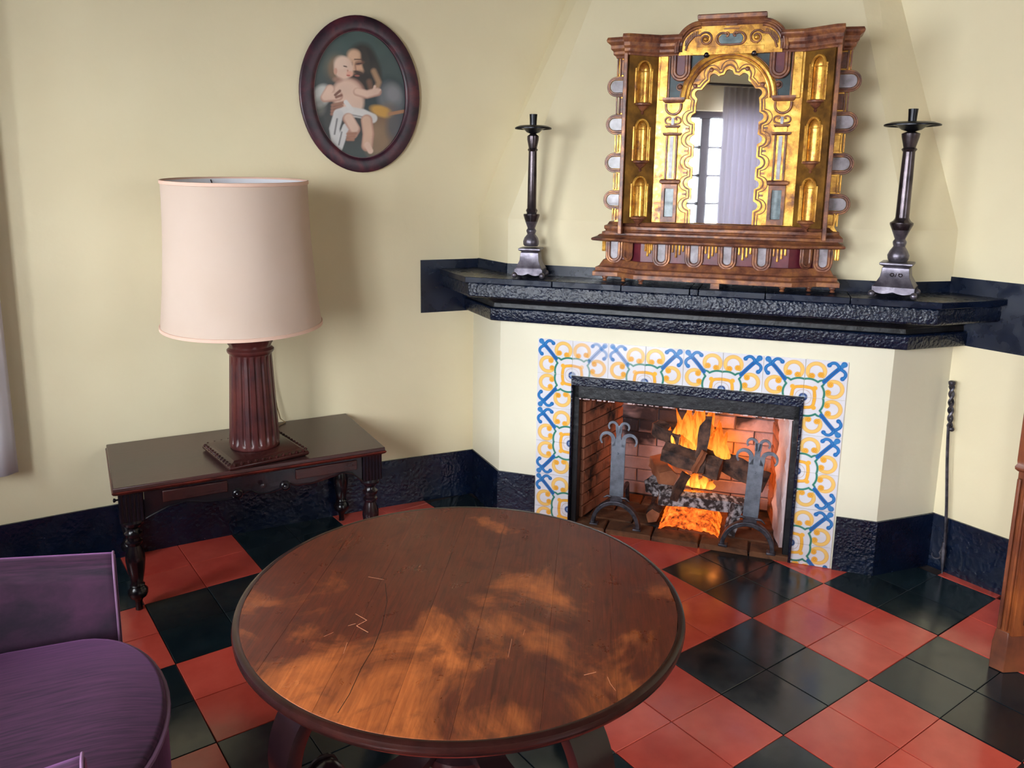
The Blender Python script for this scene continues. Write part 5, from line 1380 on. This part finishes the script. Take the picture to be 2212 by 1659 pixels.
g = G(); g.tube([(x, 0, z) for x, z in [(-.004, .095), (-.012, .078)] + arc(-.022, .068, .014, 30, -200, 12)], [.004] * 2 + [.004 - .0002 * k for k in range(13)], 6); g.build('hook', M['wrought'], pk)

# ================================================================== CUPBOARD at the right edge
A_, B_ = (-.043, -.569), (-.043, -.607)
D_ = (.395, -.86)
cb = empty('cupboard', (A_[0], A_[1], 0), 0, label='honey brown panelled wooden cupboard at the right edge', cat='cupboard')
def loc(p): return (p[0] - A_[0], p[1] - A_[1])
def off_poly(d):
    f = (D_[0] - B_[0], D_[1] - B_[1]); l = math.hypot(*f); f = (f[0] / l, f[1] / l); n_ = (f[1], -f[0])
    return [loc((A_[0] - d, A_[1] + d)), loc((B_[0] - d, B_[1] - d * .4)), loc((D_[0] + n_[0] * d, D_[1] + n_[1] * d)), loc((D_[0], A_[1] + d))]
g = G(); g.loft([[(x, y, z) for x, y in off_poly(d)] for d, z in ((-.004, .12), (-.004, 1.02))]); g.build('body', M['cabinet'], cb, bevel=.003)
g = G(); g.loft([[(x, y, z) for x, y in off_poly(d)] for d, z in ((.002, .001), (.002, .085), (.0, .10), (-.003, .125))]); g.build('plinth', M['cabdark'], cb, bevel=.002)
g = G(); g.loft([[(x, y, z) for x, y in off_poly(d)] for d, z in ((-.003, .608), (.003, .614), (.004, .622), (.0, .630), (.001, .64), (.001, 1.02))]); g.build('upper_stage', M['cabinet'], cb)
fd = Vector((D_[0] - B_[0], D_[1] - B_[1], 0)); fl_ = fd.length; fa = math.atan2(fd.y, fd.x)
TmF = Matrix.Translation((*loc(B_), 0)) @ Matrix.Rotation(fa, 4, 'Z') @ UP
g = G(); g.add(*shape2d([[(.004, .12), (fl_ - .01, .12), (fl_ - .01, .605), (.004, .605)], [(.034, .155), (.034, .575), (fl_ - .05, .575), (fl_ - .05, .155)]], .012, .002, TmF @ Matrix.Translation((0, 0, -.003)))); g.build('door_frame', M['cabinet'], cb)
g = G(); m_ = TmF @ Matrix.Translation((0, 0, .002)); g.add(*shape2d([[(.034, .155), (fl_ - .05, .155), (fl_ - .05, .575), (.034, .575)], [(.045, .166), (.045, .564), (fl_ - .061, .564), (fl_ - .061, .166)]], .010, .003, m_)); g.build('panel_moulding', M['cabdark'], cb)
g = G(); g.box((0, 0, 0), (.008, .010, .46), Matrix.Translation((-.004, -.012, .36))); g.build('edge_bead', M['cabdark'], cb, bevel=.003)
g = G(); g.box((0, 0, 0), (.007, .008, .46), Matrix.Translation((-.003, -.030, .36))); g.build('edge_bead', M['cabinet'], cb, bevel=.003)

# ================================================================== CURTAINS
def curtain(name, axis, a0, a1, fixed, z0, z1, amp, waves, label, seed, flare=0.0):
    rs = random.Random(seed); n = int(waves * 10); g = G(); rings = []
    for z in np.linspace(z0, z1, 14):
        t = (z - z0) / (z1 - z0); ring = []
        for i in range(n + 1):
            s_ = i / n; a = a0 + (a1 - a0) * s_ + flare * (1 - t) * (s_ - .0)
            d = amp * (1.0 - .45 * t) * math.sin(2 * PI * waves * s_ + .8 * math.sin(3 * s_ + seed)) + .3 * amp * math.sin(5 * PI * waves * s_ * .37 + t)
            ring.append((fixed + d, a, z) if axis == 'x' else (a, fixed + d, z))
        rings.append(ring)
    g.loft(rings, cap=False, closed=False)
    o = g.build(name, M['curtain'], None, ang=80, label=label, cat='curtain')
    s2 = o.modifiers.new('cloth', 'SOLIDIFY'); s2.thickness = .002; s2.offset = 0
    return o
curtain('curtain', 'x', -1.90, -1.40, WX + .10, .06, 2.10, .026, 9, 'white gathered curtain beside the window, seen in the mirror', 3)
curtain('curtain', 'y', -3.05, -2.292, 1.565, .405, 2.25, .016, 7, 'white curtain hanging at the left edge on the left wall', 5)
g = G(); g.tube([(WX + .10, -2.0, 2.115), (WX + .10, -.2, 2.115)], .010, 10); g.build('curtain_rod', M['winframe'], None, label='thin rod holding the curtain seen in the mirror', cat='curtain rod')
g = G(); g.tube([(-3.2, 1.565, 2.26), (-2.25, 1.565, 2.26)], .010, 10); g.build('curtain_rod', M['winframe'], None, label='thin rod above the curtain at the left edge', cat='curtain rod')
